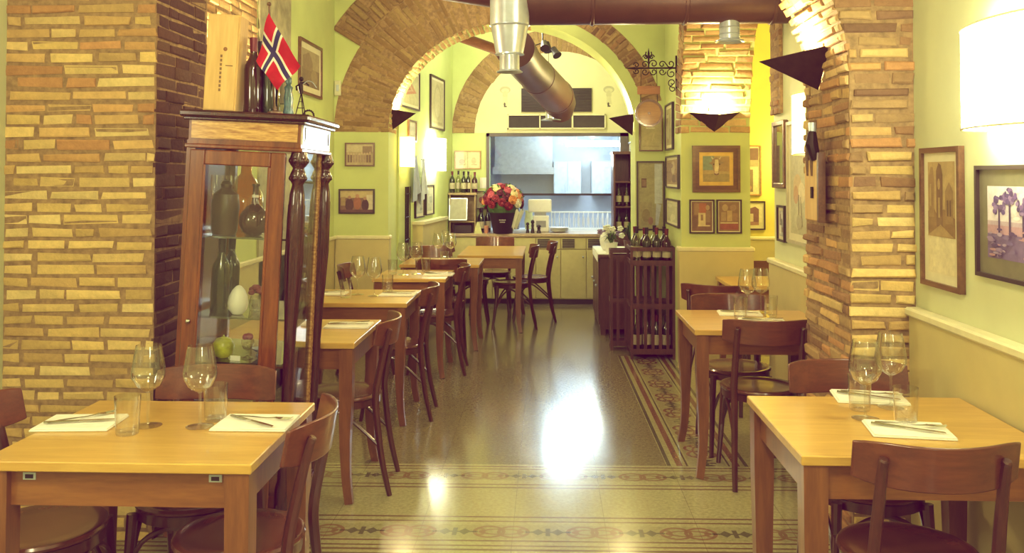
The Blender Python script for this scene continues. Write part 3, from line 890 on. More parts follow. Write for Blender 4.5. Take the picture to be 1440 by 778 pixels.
# carved corner columns on the aisle side
def column(y):
    mb = MB()
    prof = [(.001, .22), (.030, .22), (.030, .30), (.022, .33), (.020, .50), (.022, .80), (.027, 1.05), (.033, 1.25), (.036, 1.36), (.030, 1.46), (.022, 1.50), (.030, 1.515), (.034, 1.535), (.026, 1.555), (.022, 1.565), (.034, 1.58), (.037, 1.60), (.030, 1.63), (.001, 1.63)]
    mb.lathe(prof, 16, (hw - .012, y, 0))
    for k in range(7):
        a = k * 2 * PI / 7
        mb.ball((hw - .012 + .028 * math.cos(a), y + .028 * math.sin(a), 1.595), .014, 6)
        mb.ball((hw - .012 + .026 * math.cos(a), y + .026 * math.sin(a), 1.525), .012, 6)
        mb.tube([(hw - .012 + .030 * math.cos(a), y + .030 * math.sin(a), 1.42), (hw - .012 + .027 * math.cos(a), y + .027 * math.sin(a), 1.2), (hw - .012 + .019 * math.cos(a), y + .019 * math.sin(a), .9)], [.004, .011, .004], 6)
    return mb.build('carved_column', M['cab_dark'], cab, smooth=60)
column(-hd + .03); column(hd - .03)
# door
dr = bpy.data.objects.new('door', None); COL.objects.link(dr); dr.parent = cab
dx0, dx1, dz0, dz1 = -hw + .02, hw - .055, .23, 1.622
fw = .058
mb = MB()
for a, b in (((dx0, dz0), (dx0 + fw, dz1)), ((dx1 - fw, dz0), (dx1, dz1)), ((dx0 + fw, dz0), (dx1 - fw, dz0 + .08)), ((dx0 + fw, dz1 - fw), (dx1 - fw, dz1))):
    mb.box((a[0], -hd - .018, a[1]), (b[0], -hd + .008, b[1]), ch=.004)
for a, b in (((dx0 + fw - .004, dz0 + .076), (dx0 + fw + .008, dz1 - fw)), ((dx1 - fw - .008, dz0 + .076), (dx1 - fw + .004, dz1 - fw))):
    mb.box((a[0], -hd - .024, a[1]), (b[0], -hd - .014, b[1]), ch=.003)
mb.build('door_frame', M['cab'], dr, smooth=0)
MB().box((dx0 + fw, -hd - .004, dz0 + .08), (dx1 - fw, -hd, dz1 - fw)).build('pane', M['pane'], dr, smooth=0)
MB().ball((dx0 + .03, -hd - .026, .95), .010, 8).build('knob', M['cutlery'], dr)
SH = [.27, .78, .96, 1.28]
shm = thin_glass('glass_shelf', (.80, .88, .78), 1.5, .10)
for z in SH[1:]:
    MB().box((-hw + .04, -hd + .05, z - .008), (hw - .045, hd - .02, z)).build('shelf', shm, cab, smooth=0)
MB().box((-hw + .03, -hd + .02, .225), (hw - .03, hd - .02, .27)).build('floor_board', M['cab'], cab, smooth=0)
def incab(px, py, dy, z):
    """world point on a shelf at photo column px, depth dy behind the cabinet front"""
    p = at(px, py, 'Y', CABY - hd + dy); l = CM.inverted() @ p
    return cabw(l.x, -hd + dy, z + .001)
def single(name, mb, mat, lab, cat, loc, group=None, rot=None, smooth=40):
    o = mb.build(name, mat, None, smooth, loc, rot); return tag(o, lab, cat, group)
RT = (0, TILT, 0)
# upper shelf
amber = thin_glass('amber_glass', (.78, .42, .12), 1.5, .08)
dkred = plain('dark_red_glass', (.05, .008, .012), .05, 0, .2, coat=1)
t = thing('flask', 'round dark red flask with long neck on the upper cabinet shelf', 'bottle', incab(356, 335, .16, SH[3])); t.rotation_euler = RT
MB().lathe([(.001, 0), (.03, 0), (.052, .02), (.062, .05), (.058, .085), (.035, .115), (.016, .13), (.012, .15), (.012, .20), (.016, .203), (.016, .212), (.001, .212)], 20).build('flask_body', dkred, t)
MB().lathe([(.0125, .155), (.0135, .156), (.0135, .165), (.0125, .166)], 16).build('neck_ring', M['white'], t)
t = thing('demijohn', 'amber glass balloon bottle at the back of the upper cabinet shelf', 'bottle', incab(342, 335, .38, SH[3])); t.rotation_euler = RT
MB().lathe([(.001, 0), (.05, 0), (.075, .03), (.085, .09), (.075, .16), (.045, .22), (.024, .25), (.022, .30), (.028, .302), (.028, .312), (.001, .312)], 20).build('flask_body', amber, t)
single('decanter', MB().lathe([(.001, 0), (.046, 0), (.052, .02), (.056, .12), (.050, .165), (.03, .18), (.02, .19), (.024, .205), (.015, .22), (.001, .222)], 20), plain('brown_stoneware', (.055, .024, .02), .3, 0, .3, coat=.5), 'squat brown stoneware decanter left of the red flask in the cabinet', 'bottle', incab(315, 335, .14, SH[3]), rot=RT)
for k, (px, dy) in enumerate(((302, .24), (322, .22))):
    single('champagne_flute', MB().lathe([(.001, 0), (.028, .001), (.028, .003), (.004, .008), (.0035, .08), (.012, .10), (.024, .17), (.026, .24), (.0255, .24), (.023, .17), (.010, .103), (.001, .10)], 16), M['glass'], ('tall flute glass at the left edge of the upper cabinet shelf', 'tall flute glass behind the brown decanter in the cabinet')[k], 'glass', incab(px, 335, dy, SH[3]), 'flutes in the cabinet', RT)
B_N.put(incab(308, 440, .15, SH[2] if 0 else SH[2]), 0, 'dark bottle on the middle cabinet shelf', None, RT)
B_N.put(incab(322, 440, .30, SH[2]), 0, 'dark green bottle at the back of the middle cabinet shelf', None, RT)
single('ceramic_egg', MB().lathe([(.001, 0), (.022, .002), (.036, .02), (.041, .045), (.036, .075), (.024, .10), (.010, .115), (.001, .118)], 18), M['white'], 'white egg-shaped ceramic jar on the middle cabinet shelf', 'ornament', incab(334, 440, .12, SH[2]), rot=RT)
t = thing('dried_rose', 'dark red dried rose in a short vase on the middle cabinet shelf', 'flower', incab(358, 440, .24, SH[2])); t.rotation_euler = RT
MB().lathe([(.001, 0), (.022, 0), (.026, .03), (.020, .06), (.019, .06), (.024, .03), (.001, .003)], 14).build('vase', M['glass'], t)
mb = MB()
for k in range(9):
    a = k * 2.4; q = .004 + .0028 * k
    mb.ball((q * math.cos(a), q * math.sin(a), .085 + .012 * math.cos(k * .35)), .014, 7, sz=.8)
mb.build('blossom', plain('dark_red_petal', (.20, .02, .035), .6), t)
# lower shelf
single('ornamental_gourd', MB().lathe([(.004, .006), (.02, .001), (.036, .012), (.044, .035), (.042, .058), (.028, .078), (.010, .084), (.004, .078), (.003, .092), (.001, .092)], 20), plain('yellow_green_rind', (.47, .50, .03), .35, 0, .3, coat=.4, scale=30), 'round yellow-green gourd on the lower cabinet shelf', 'fruit', incab(313, 510, .13, SH[1]), rot=RT)
t = thing('goblet', 'small glass goblet holding a red rose on the lower cabinet shelf', 'glass', incab(347, 512, .14, SH[1])); t.rotation_euler = RT
MB().lathe([(.001, 0), (.024, .001), (.024, .003), (.004, .01), (.004, .03), (.018, .04), (.026, .06), (.026, .075), (.025, .075), (.017, .042), (.001, .034)], 16).build('goblet_glass', M['glass'], t)
mb = MB()
for k in range(8):
    a = k * 2.4; q = .003 + .002 * k
    mb.ball((q * math.cos(a), q * math.sin(a), .088), .012, 6)
mb.build('rose', plain('wine_red_petal', (.22, .02, .05), .6), t)
single('silver_bonbon_dish', MB().lathe([(.001, 0), (.02, 0), (.022, .004), (.012, .010), (.034, .026), (.038, .03), (.036, .031), (.001, .014)], 18), M['steel'], 'small silver dish beside the rose goblet in the cabinet', 'dish', incab(366, 512, .2, SH[1]), rot=RT)
single('place_card', MB().box((-.02, -.001, 0), (.02, .001, .02)), M['napkin'], 'small white card in front of the gourd in the cabinet', 'card', incab(330, 513, .08, SH[1]), rot=RT, smooth=0)

# on top of the cabinet
TOPZ = 1.7785
def ontop(px, dy):
    p = at(px, 160, 'Y', CABY - hd + dy); l = CM.inverted() @ p
    return cabw(l.x, -hd + dy, TOPZ)
t = thing('wooden_wine_box', 'tall pale pine wine box standing on top of the glass cabinet', 'box', ontop(314, .10)); t.rotation_euler = (0, R(3.2), R(4))
bw, bd_, bh = .064, .06, .39
MB().box((-bw, -bd_, .001), (bw, bd_, bh), ch=.002).build('box_body', M['pine'], t, smooth=0)
mb = MB().box((-bw + .006, -bd_ - .005, .006), (bw - .006, -bd_, bh - .004), 0)
for k in range(9):
    z = .08 + k * .017; mb.box((-.006, -bd_ - .0056, z), (.002, -bd_ - .005, z + .011), 1)
mb.box((.016, -bd_ - .0056, .182), (.045, -bd_ - .005, .186), 1)
mb.lathe([(.001, 0), (.010, 0), (.006, .0012), (.001, .0012)], 12, mi=2, M=Matrix.Translation((.012, -bd_ - .0045, .25)) @ Matrix.Rotation(R(90), 4, 'X'))
mb.build('sliding_lid', [M['pine'], plain('burnt_stamp', (.20, .11, .04), .7), plain('knot', (.26, .11, .03), .7)], t, smooth=0)
t = B_NR.put(ontop(356, .12), 0, 'dark bottle with red capsule beside the pine wine box', 'bottles on the cabinet top')
B_P.put(ontop(367, .22), 0, 'pale bottle with white label second beside the wine box', 'bottles on the cabinet top')
B_N.put(ontop(380, .14), 0, 'dark bottle under the flag on the cabinet top', 'bottles on the cabinet top')
dup(B_P.o, ontop(395, .25), 0, 'pale bottle with white label right of the dark bottle under the flag', 'bottles on the cabinet top')
single('blue_figurine', MB().lathe([(.001, 0), (.020, 0), (.022, .01), (.018, .04), (.020, .07), (.015, .10), (.018, .115), (.010, .125), (.014, .14), (.012, .155), (.001, .16)], 14), plain('blue_glaze', (.07, .18, .24), .2, 0, .4, coat=.8, scale=40), 'slim blue glazed figurine right of the flag on the cabinet', 'ornament', ontop(405, .12))
# wire musician figure on a stand
t = thing('metal_figurine', 'small metal stick figure on a stand at the corner of the cabinet top', 'ornament', ontop(423, .16))
mb = MB()
for x, y in ((-.02, -.02), (.022, -.018), (.0, .022)): mb.tube([(x, y, 0), (x * .5, y * .5, .05), (0, 0, .10)], .0022, 6)
mb.tube([(-.014, -.013, .035), (.015, -.012, .035)], .0016, 5).tube([(-.008, -.008, .062), (.009, -.008, .062)], .0016, 5)
mb.build('stand', M['iron'], t)
mb = MB().tube([(0, 0, .095), (-.004, 0, .125), (-.002, 0, .145)], [.008, .011, .005], 8).ball((-.001, 0, .156), .010, 8)
mb.tube([(-.003, 0, .138), (.02, -.01, .142), (.034, -.012, .128)], .0035, 6).tube([(-.003, 0, .138), (-.02, -.008, .125), (-.014, -.02, .108)], .0035, 6)
mb.build('figure', M['iron'], t)
p = smoothpath([(.012, -.014, .134), (.03, -.014, .146), (.05, -.012, .140), (.066, -.01, .118)], 4)
MB().tube(p, .002, 6).build('bow', M['steel'], t)
mb = MB()
for k in range(10):
    a = k / 9 * PI; mb.ball((.03 + .022 * math.cos(a), 0, .004 + .022 * math.sin(a)), .0045, 5)
mb.build('wheel', M['iron'], t)
# Norwegian flag on a short pole
fy = CABY - hd + .0
A_, B2, C_, D_ = (at(378, 18, 'Y', fy), at(361, 86, 'Y', fy + .03), at(423, 93, 'Y', fy - .06), at(390, 127, 'Y', fy - .02))
def flagpt(u, v):
    p = A_.lerp(C_, u).lerp(B2.lerp(D_, u), v)
    return p + Vector((0, -.012 * math.sin(v * 7 + u * 3) - .008 * math.sin(u * 9), 0))
def flagcol(u, v):
    x, y = u * 22, v * 16
    if abs(x - 8) < 1 or abs(y - 8) < 1: return (.035, .03, .13)
    if abs(x - 8) < 2 or abs(y - 8) < 2: return (.75, .70, .62)
    return (.50, .012, .03)
base = ontop(386, .045)
t = thing('table_flag', 'small red flag with blue and white cross on a pole above the cabinet', 'flag', base)
iv = Matrix.Translation(-base)
MB().tube([Vector((0, 0, 0)), A_ + Vector((0, .004, .03)) - base], .004, 8).build('pole', M['brown_frame'], t)
MB().ball(A_ + Vector((0, .004, .035)) - base, .009, 8).build('finial', M['brown_frame'], t)
MB().lathe([(.001, 0), (.03, 0), (.03, .008), (.008, .014), (.006, .03)], 14).build('foot', M['brown_frame'], t)
MB().grid(lambda u, v: flagpt(u, v) - base, 44, 32, 0, flagcol).build('flag_cloth', M['paint'], t, smooth=60)
# ================================================================== PICTURES
def shapes_mesh(mb, w, h, shapes, y0=0., x0=0., z0=0.):
    """flat art in a w x h field; shapes in 0..1 coordinates, each a hair in front of the last"""
    for k, s in enumerate(shapes):
        y = y0 - min(.00025, .006 / len(shapes)) * (k + 1); c = s[-1]
        T = lambda u, v: (x0 + (u - .5) * w, y, z0 + (v - .5) * h)
        if s[0] == 'r':
            u0, v0, u1, v1 = s[1:5]; mb.add([T(u0, v0), T(u1, v0), T(u1, v1), T(u0, v1)], [(0, 1, 2, 3)], 0, c)
        elif s[0] == 'e':
            u, v, a, b = s[1:5]; mb.poly([T(u + a * math.cos(2 * PI * i / 18), v + b * math.sin(2 * PI * i / 18)) for i in range(18)], 0, c)
        elif s[0] == 'p':
            mb.poly([T(*q) for q in s[1]], 0, c)
    return mb
def picture(lab, cen, rot, w, h, fw, fmat, mw, shapes, group=None, depth=.022, name='framed_picture', cat='picture', mat=None, inner=None, pane=True):
    """cen: centre of the back on the wall; rot: 0 faces the viewer (-Y), -90 faces -X, 90 faces +X"""
    t = thing(name, lab, cat, cen, R(rot), group)
    a, b = w / 2, h / 2; d = depth
    mb = MB()
    mb.prism([(-a, 0, -b), (a, 0, -b), (a - fw, 0, -b + fw), (-a + fw, 0, -b + fw)], (0, -d, 0))
    mb.prism([(-a, 0, b), (a, 0, b), (a - fw, 0, b - fw), (-a + fw, 0, b - fw)], (0, -d, 0))
    mb.prism([(-a, 0, -b), (-a, 0, b), (-a + fw, 0, b - fw), (-a + fw, 0, -b + fw)], (0, -d, 0))
    mb.prism([(a, 0, -b), (a, 0, b), (a - fw, 0, b - fw), (a - fw, 0, -b + fw)], (0, -d, 0))
    mb.build('frame', fmat, t, smooth=0)
    if inner:   # inner gilt or dark slip
        iw, im = inner; a2, b2 = a - fw, b - fw
        mb = MB()
        for q in ((-a2, -b2, a2, -b2 + iw), (-a2, b2 - iw, a2, b2), (-a2, -b2 + iw, -a2 + iw, b2 - iw), (a2 - iw, -b2 + iw, a2, b2 - iw)):
            mb.box((q[0], -d * .75, q[1]), (q[2], -.001, q[3]))
        mb.build('slip', im, t, smooth=0); fw = fw + iw
    if mw: MB().box((-a + fw, -d * .45, -b + fw), (a - fw, -.001, b - fw)).build('mount', mat or M['mat'], t, smooth=0)
    iw_, ih_ = 2 * (a - fw - mw), 2 * (b - fw - mw)
    mb = MB()
    shapes_mesh(mb, iw_, ih_, shapes, -d * .45 - .0003)
    mb.build('print', M['art'], t, smooth=0)
    return t
rp = random.Random(11)
def muddle(bg, cols, n, seed, lo=.06, hi=.28):
    """an indistinct old photograph: soft patches of its own tones"""
    q = random.Random(seed); out = [('r', 0, 0, 1, 1, bg)]
    for _ in range(n):
        a, b = q.uniform(lo, hi), q.uniform(lo, hi)
        u, v = q.uniform(a * .7, 1 - a * .7), q.uniform(b * .7, 1 - b * .7)
        a, b = min(a, u, 1 - u), min(b, v, 1 - v)
        c = q.choice(cols); k = q.uniform(.8, 1.2); c = tuple(x * k for x in c)
        out.append(q.choice([('e', u, v, a, b, c), ('r', u - a, v - b * .6, u + a, v + b * .6, c)]))
    return out
BR, BL, GO = M['brown_frame'], M['black_frame'], M['gold_frame']
# near right wall
ruins = [('r', 0, .33, 1, 1, (.42, .31, .14)), ('r', 0, 0, 1, .33, (.66, .60, .40)),
         ('p', [(0, .33), (0, .55), (.2, .60), (.35, .52), (.6, .58), (1, .5), (1, .33)], (.24, .15, .06)),
         ('p', [(.04, .5), (.04, .88), (.12, .96), (.2, .95), (.24, .85), (.24, .5)], (.30, .20, .09)),
         ('p', [(.33, .42), (.33, .92), (.42, .99), (.5, .97), (.56, .88), (.56, .42)], (.17, .10, .05)),
         ('p', [(.66, .45), (.66, .74), (.8, .82), (.94, .74), (.94, .45)], (.27, .18, .08)),
         ('e', .43, .80, .05, .05, (.38, .28, .13)), ('r', .40, .5, .48, .68, (.33, .24, .11)), ('r', .09, .6, .15, .8, (.40, .30, .14)),
         ('r', .73, .52, .78, .66, (.13, .08, .04)), ('r', .83, .52, .87, .66, (.13, .08, .04)), ('p', [(0, .33), (.5, .44), (1, .33)], (.35, .25, .11))]
picture('tall brown-framed sepia print of ruins on the near right wall', (1.499, 3.43, 1.37), -90, .34, .535, .020, BR, .035, ruins)
trees = [('r', 0, 0, 1, 1, (.42, .33, .42)), ('r', 0, .52, 1, 1, (.60, .55, .62)), ('r', 0, 0, 1, .34, (.16, .11, .25)), ('r', 0, .34, 1, .46, (.40, .24, .30))]
q = random.Random(5)
for k in range(30): trees.append(('e', q.uniform(.04, .96), q.uniform(.55, .95), q.uniform(.03, .06), q.uniform(.02, .05), q.choice([(.66, .62, .68), (.56, .50, .60), (.72, .70, .74)])))
for cu, cv, rr in ((.16, .74, .13), (.30, .86, .10), (.47, .70, .12), (.68, .82, .15), (.88, .72, .11)):
    trees.append(('r', cu - .012, .34, cu + .012, cv, (.07, .04, .12)))
    for k in range(26):
        a_, r_ = q.uniform(0, 6.28), rr * math.sqrt(q.random())
        u, v = cu + r_ * math.cos(a_) * .75, cv + r_ * math.sin(a_)
        a1, b1 = q.uniform(.012, .032), q.uniform(.02, .05)
        if a1 < u < 1 - a1 and b1 < v < 1 - b1: trees.append(('e', u, v, a1, b1, q.choice([(.11, .07, .22), (.18, .11, .30), (.08, .05, .16), (.25, .17, .36), (.14, .09, .24)])))
for k in range(40): trees.append(('e', q.uniform(.05, .95), q.uniform(.04, .42), q.uniform(.02, .05), q.uniform(.01, .028), q.choice([(.26, .18, .34), (.10, .06, .18), (.34, .26, .40), (.40, .22, .26), (.17, .12, .28)])))
picture('wide dark-framed purple photo of trees at the right picture edge', (1.499, 2.83, 1.375), -90, .63, .378, .014, BL, .055, trees, mat=plain('dark_olive_mount', (.16, .15, .09), .5, coat=.5))
# bay behind the right pier
mirror = plain('mirror_silver', (.75, .80, .80), .04, 1, .02)
t = thing('wall_mirror', 'brown-framed mirror at the end of the right wall, beside the side room', 'mirror', (1.499, 5.75, 1.665), R(-90))
mb = MB()
for a, b in (((-.15, -.215), (-.118, .215)), ((.118, -.215), (.15, .215)), ((-.118, -.215), (.118, -.183)), ((-.118, .183), (.118, .215))): mb.box((a[0], -.03, a[1]), (b[0], -.001, b[1]), ch=.004)
mb.build('frame', BR, t, smooth=0)
MB().box((-.118, -.015, -.183), (.118, -.002, .183)).build('mirror_glass', mirror, t, smooth=0)
flow = [('r', 0, 0, 1, 1, (.50, .48, .30)), ('r', 0, .78, 1, 1, (.60, .62, .56)), ('e', .35, .46, .2, .12, (.60, .47, .24)), ('e', .55, .40, .16, .1, (.68, .60, .38)), ('e', .28, .38, .12, .09, (.52, .33, .16)),
        ('p', [(.38, .05), (.42, .05), (.44, .38), (.40, .38)], (.20, .16, .07)), ('p', [(.55, .08), (.58, .08), (.52, .36), (.49, .36)], (.24, .20, .09)), ('e', .44, .12, .14, .07, (.40, .36, .22))]
picture('tall pale-framed flower picture under the small lamp behind the right pier', (1.499, 5.30, 1.49), -90, .56, .74, .02, plain('grey_frame_paint', (.45, .42, .30), .4), .04, flow)
picture('tiny dark-framed photo below the mirror beside the side room', (1.499, 5.73, 1.225), -90, .18, .23, .014, BL, .02, muddle((.42, .42, .40), [(.2, .2, .18), (.6, .6, .55), (.3, .22, .16)], 10, 3))
# side room
duo = [('r', 0, 0, 1, 1, (.62, .55, .30)), ('r', .06, .58, .94, .97, (.17, .10, .06)), ('r', .06, .58, .94, .72, (.36, .30, .15)), ('e', .4, .85, .25, .09, (.34, .24, .14)), ('r', .06, .05, .75, .52, (.22, .16, .08)), ('e', .3, .3, .2, .13, (.44, .38, .22)), ('e', .5, .14, .2, .07, (.40, .22, .14))]
picture('gold-framed pair of photos on the yellow side room wall', (1.94, 8.799, 1.58), 0, .30, .49, .012, GO, .0, duo)
house = [('r', 0, 0, 1, 1, (.62, .58, .38)), ('p', [(.08, .1), (.08, .72), (.25, .84), (.5, .76), (.78, .9), (.9, .78), (.9, .1)], (.20, .10, .09)), ('r', .2, .22, .72, .58, (.52, .44, .32)), ('r', .3, .3, .4, .52, (.18, .1, .08)), ('r', .5, .3, .62, .52, (.30, .26, .16)), ('r', .08, .06, .9, .2, (.32, .18, .13))]
picture('black-framed picture of a dark house low on the yellow side room wall', (1.945, 8.799, 1.14), 0, .36, .28, .012, BL, .02, house)
# far right pier: cow painting and two prints
cow = [('r', 0, 0, 1, 1, (.40, .30, .13)), ('r', 0, .45, .42, 1, (.22, .29, .22)), ('r', .62, .4, 1, .95, (.33, .22, .10)), ('r', 0, 0, 1, .3, (.30, .24, .10)),
       ('p', [(.22, .72), (.36, .80), (.36, .66)], (.27, .20, .11)), ('p', [(.80, .74), (.66, .80), (.66, .66)], (.27, .20, .11)),
       ('p', [(.36, .60), (.34, .86), (.50, .94), (.66, .86), (.66, .60), (.60, .34), (.5, .26), (.42, .34)], (.30, .20, .10)),
       ('p', [(.46, .86), (.58, .86), (.60, .60), (.58, .40), (.44, .40), (.44, .60)], (.62, .52, .32)),
       ('e', .51, .33, .10, .08, (.20, .12, .08)), ('e', .51, .36, .08, .05, (.50, .38, .26)), ('e', .41, .68, .025, .03, (.07, .05, .03)), ('e', .63, .68, .025, .03, (.07, .05, .03)),
       ('p', [(.36, .86), (.30, .97), (.33, .98), (.41, .89)], (.55, .47, .30)), ('p', [(.64, .86), (.70, .97), (.67, .98), (.60, .89)], (.55, .47, .30)), ('e', .47, .30, .015, .015, (.05, .03, .02)), ('e', .55, .30, .015, .015, (.05, .03, .02))]
picture('cow painting in a wide brown and gilt frame on the right pier', (1.331, 7.099, 1.583), 0, .372, .368, .020, BR, .03, cow, inner=(.032, wood('reddish_inner_frame', (.13, .045, .02), (.07, .025, .012), 0, .3, .4)), mat=plain('gilt_slip', (.58, .38, .08), .4, .3), depth=.035)
pr_ = [('r', 0, 0, 1, 1, (.20, .11, .07)), ('r', .1, .55, .45, .95, (.30, .19, .10)), ('r', .36, .55, .72, .95, (.36, .13, .06)), ('r', .32, .2, .68, .62, (.56, .46, .26)), ('r', .44, .36, .56, .56, (.25, .16, .09)), ('r', .3, .16, .9, .2, (.60, .50, .30)), ('r', .7, .3, .92, .7, (.27, .18, .10)), ('r', .04, .1, .26, .5, (.16, .09, .06)), ('e', .78, .8, .1, .09, (.40, .28, .15))]
picture('left of two black-framed brown prints under the cow painting', (1.219, 7.099, 1.207), 0, .196, .268, .011, BL, .008, pr_)
pr2 = [('r', 0, 0, 1, 1, (.24, .15, .08)), ('r', .05, .05, .95, .25, (.27, .08, .06)), ('r', .06, .26, .94, .30, (.55, .45, .28)), ('r', .1, .35, .35, .65, (.33, .23, .12)), ('r', .4, .34, .65, .7, (.42, .30, .15)), ('r', .68, .36, .92, .62, (.30, .18, .10)), ('e', .3, .8, .15, .12, (.36, .26, .14)), ('e', .7, .8, .16, .11, (.30, .20, .12))]
picture('right of two black-framed brown prints under the cow painting', (1.432, 7.099, 1.207), 0, .196, .268, .011, BL, .008, pr2)
# side face of that pier
picture('upper of three frames seen edge-on beside the hanging barrel sign', (1.059, 7.70, 1.95), -90, .44, .40, .014, BL, .03, muddle((.33, .30, .16), [(.2, .16, .08), (.45, .42, .26)], 7, 8))
picture('middle of three frames seen edge-on on the pier side above the wine rack', (1.059, 7.53, 1.56), -90, .74, .275, .014, BL, .02, muddle((.32, .22, .12), [(.2, .12, .08), (.42, .32, .2)], 9, 9))
picture('lowest of three frames seen edge-on on the pier side above the wine rack', (1.059, 7.53, 1.22), -90, .74, .225, .014, BL, .02, muddle((.50, .50, .30), [(.42, .42, .24), (.56, .55, .36)], 6, 10))
# wall right of the middle arch
gl = [('r', 0, 0, 1, 1, (.33, .31, .16)), ('r', .66, .38, .96, .98, (.46, .50, .50)), ('r', .14, .62, .34, .76, (.14, .09, .06)), ('r', .16, .64, .32, .74, (.24, .16, .10)), ('r', .08, .05, .55, .4, (.30, .27, .14)), ('e', .32, .2, .16, .1, (.24, .20, .10)), ('p', [(.68, .05), (.8, .05), (.92, .36), (.72, .38)], (.42, .45, .52)), ('e', .5, .12, .1, .06, (.28, .16, .12))]  # blue-grey patches paint the reflection in the glass into the print
picture('large black-framed glazed poster above the wine bottles right of the arch', (.925, 8.049, 1.35), 0, .25, .62, .012, BL, .0, gl)
note = [('r', 0, 0, 1, 1, (.44, .40, .20)), ('r', .28, .66, .68, .70, (.70, .68, .50)), ('p', [(.5, .2), (.62, .5), (.66, .5), (.54, .2)], (.52, .47, .26)), ('r', .1, .1, .9, .13, (.36, .32, .16))]
picture('brown-framed olive notice behind the hanging barrel sign', (.93, 8.049, 1.905), 0, .215, .31, .011, BR, .0, note)
# far right wall, edge-on
picture('upper of two narrow frames seen edge-on beside the pass-through', (.989, 10.45, 1.72), -90, .6, .42, .02, BL, .04, muddle((.55, .55, .45), [(.4, .4, .3)], 4, 12))
picture('lower of two narrow frames seen edge-on beside the pass-through', (.989, 10.45, 1.2), -90, .6, .40, .02, BL, .04, muddle((.50, .52, .48), [(.4, .4, .36)], 4, 13))
# left pier of the middle arch
grp = [('r', 0, 0, 1, 1, (.44, .36, .22)), ('r', 0, .62, 1, 1, (.55, .48, .32)), ('r', .6, .55, .95, .9, (.28, .20, .14))]
q = random.Random(9)
for k in range(9):
    u = .08 + k * .1; c = q.choice([(.26, .16, .12), (.20, .13, .10), (.36, .26, .20)])
    grp += [('r', u - .035, .12, u + .035, .48, c), ('e', u, .55 + q.uniform(-.03, .03), .028, .06, (.52, .40, .28))]
picture('small tan-framed old group photo, upper on the left arch pier', (-1.710, 8.049, 1.722), 0, .272, .215, .012, BR, .0, grp)
men = [('r', 0, 0, 1, 1, (.20, .11, .09)), ('r', 0, .66, 1, 1, (.50, .40, .22)), ('r', .8, .05, 1, .8, (.58, .52, .40)), ('e', .52, .42, .12, .30, (.32, .12, .08)), ('e', .28, .34, .13, .30, (.09, .04, .05)), ('e', .76, .32, .11, .28, (.07, .03, .05)), ('e', .52, .74, .06, .09, (.45, .25, .16)), ('e', .28, .68, .05, .08, (.36, .20, .14)), ('e', .75, .64, .05, .08, (.40, .24, .17)), ('r', 0, 0, 1, .12, (.13, .06, .07)), ('r', .02, .3, .16, .7, (.34, .24, .13))]
picture('black-framed photo of three men in dark clothes, lower on the left arch pier', (-1.737, 8.049, 1.295), 0, .33, .225, .014, BL, .0, men)
picture('brown-framed old photo on the green wall behind the flag', (-1.949, 7.20, 2.40), 90, .68, .44, .022, BR, .05, [('r', 0, 0, 1, 1, (.36, .30, .18)), ('r', 0, 0, 1, .5, (.22, .17, .10)), ('p', [(.05, .45), (.05, .8), (.4, .95), (.6, .7), (.6, .45)], (.26, .20, .12)), ('e', .7, .3, .2, .2, (.30, .24, .14))])
# far bay, left wall (slightly angled)
WL = lambda y: -1.429 + .1083 * (y - 8.5)
AR = 90 - 6.2
pyr = [('r', 0, 0, 1, 1, (.50, .47, .26)), ('p', [(.16, .24), (.9, .42), (.42, .9)], (.46, .20, .12)), ('p', [(.30, .36), (.72, .46), (.45, .74)], (.52, .34, .20)), ('p', [(.38, .42), (.60, .48), (.46, .62)], (.44, .17, .11))]
picture('black-framed print of a red triangle high on the far left wall', (WL(8.84) + .001, 8.84, 2.40), AR, .78, .40, .016, BL, .03, pyr)
picture('tall black-framed pale print high on the far left wall above the bright lamp', (WL(10.05) + .001, 10.05, 2.35), AR, .68, .60, .02, BL, .03, [('r', 0, 0, 1, 1, (.47, .44, .26)), ('e', .5, .52, .3, .42, (.40, .37, .22)), ('e', .5, .52, .24, .34, (.50, .47, .30)), ('r', .1, .03, .9, .08, (.36, .33, .2))])
picture('left of two dark-framed prints above the ledge on the far left wall', (WL(9.25) + .001, 9.25, 1.255), AR, .36, .33, .014, BL, .03, muddle((.46, .47, .38), [(.36, .38, .30), (.55, .55, .44)], 6, 15))
picture('right of two dark-framed prints above the ledge on the far left wall', (WL(9.69) + .001, 9.69, 1.265), AR, .36, .33, .014, BL, .03, muddle((.48, .48, .36), [(.36, .38, .30), (.55, .55, .44)], 6, 16))
picture('small pale framed card beside the warm lamp on the far left wall', (WL(8.95) + .001, 8.95, 1.98), AR, .3, .22, .016, BR, .0, [('r', 0, 0, 1, 1, (.58, .58, .46)), ('r', .2, .2, .8, .28, (.4, .4, .3)), ('r', .15, .5, .85, .75, (.50, .50, .40))])
# back wall
two = [('r', 0, 0, 1, 1, (.66, .62, .40)), ('r', .49, 0, .51, 1, (.44, .38, .2)), ('e', .26, .4, .12, .16, (.58, .38, .26)), ('e', .75, .45, .1, .2, (.54, .48, .30)), ('r', .15, .18, .4, .24, (.50, .42, .26)), ('r', .65, .18, .88, .24, (.50, .42, .26))]
picture('gilt-framed double drawing on the back wall above the counter shelf', (-.98, 10.899, 1.722), 0, .325, .225, .012, GO, .0, two)
picture('dark-framed floral picture behind the bouquet on the back wall', (-.80, 10.899, 1.23), 0, .16, .22, .010, BL, .0, [('r', 0, 0, 1, 1, (.50, .46, .30)), ('e', .4, .5, .2, .2, (.35, .12, .10)), ('e', .6, .36, .16, .14, (.22, .2, .08)), ('e', .55, .62, .14, .12, (.45, .2, .16))])
t = single('paper_notice', MB().box((-.05, -.002, -.065), (.05, 0, .065)), M['napkin'], 'small white paper notice on the wall left of the pass-through', 'notice', (-.78, 10.899, 1.44), smooth=0)

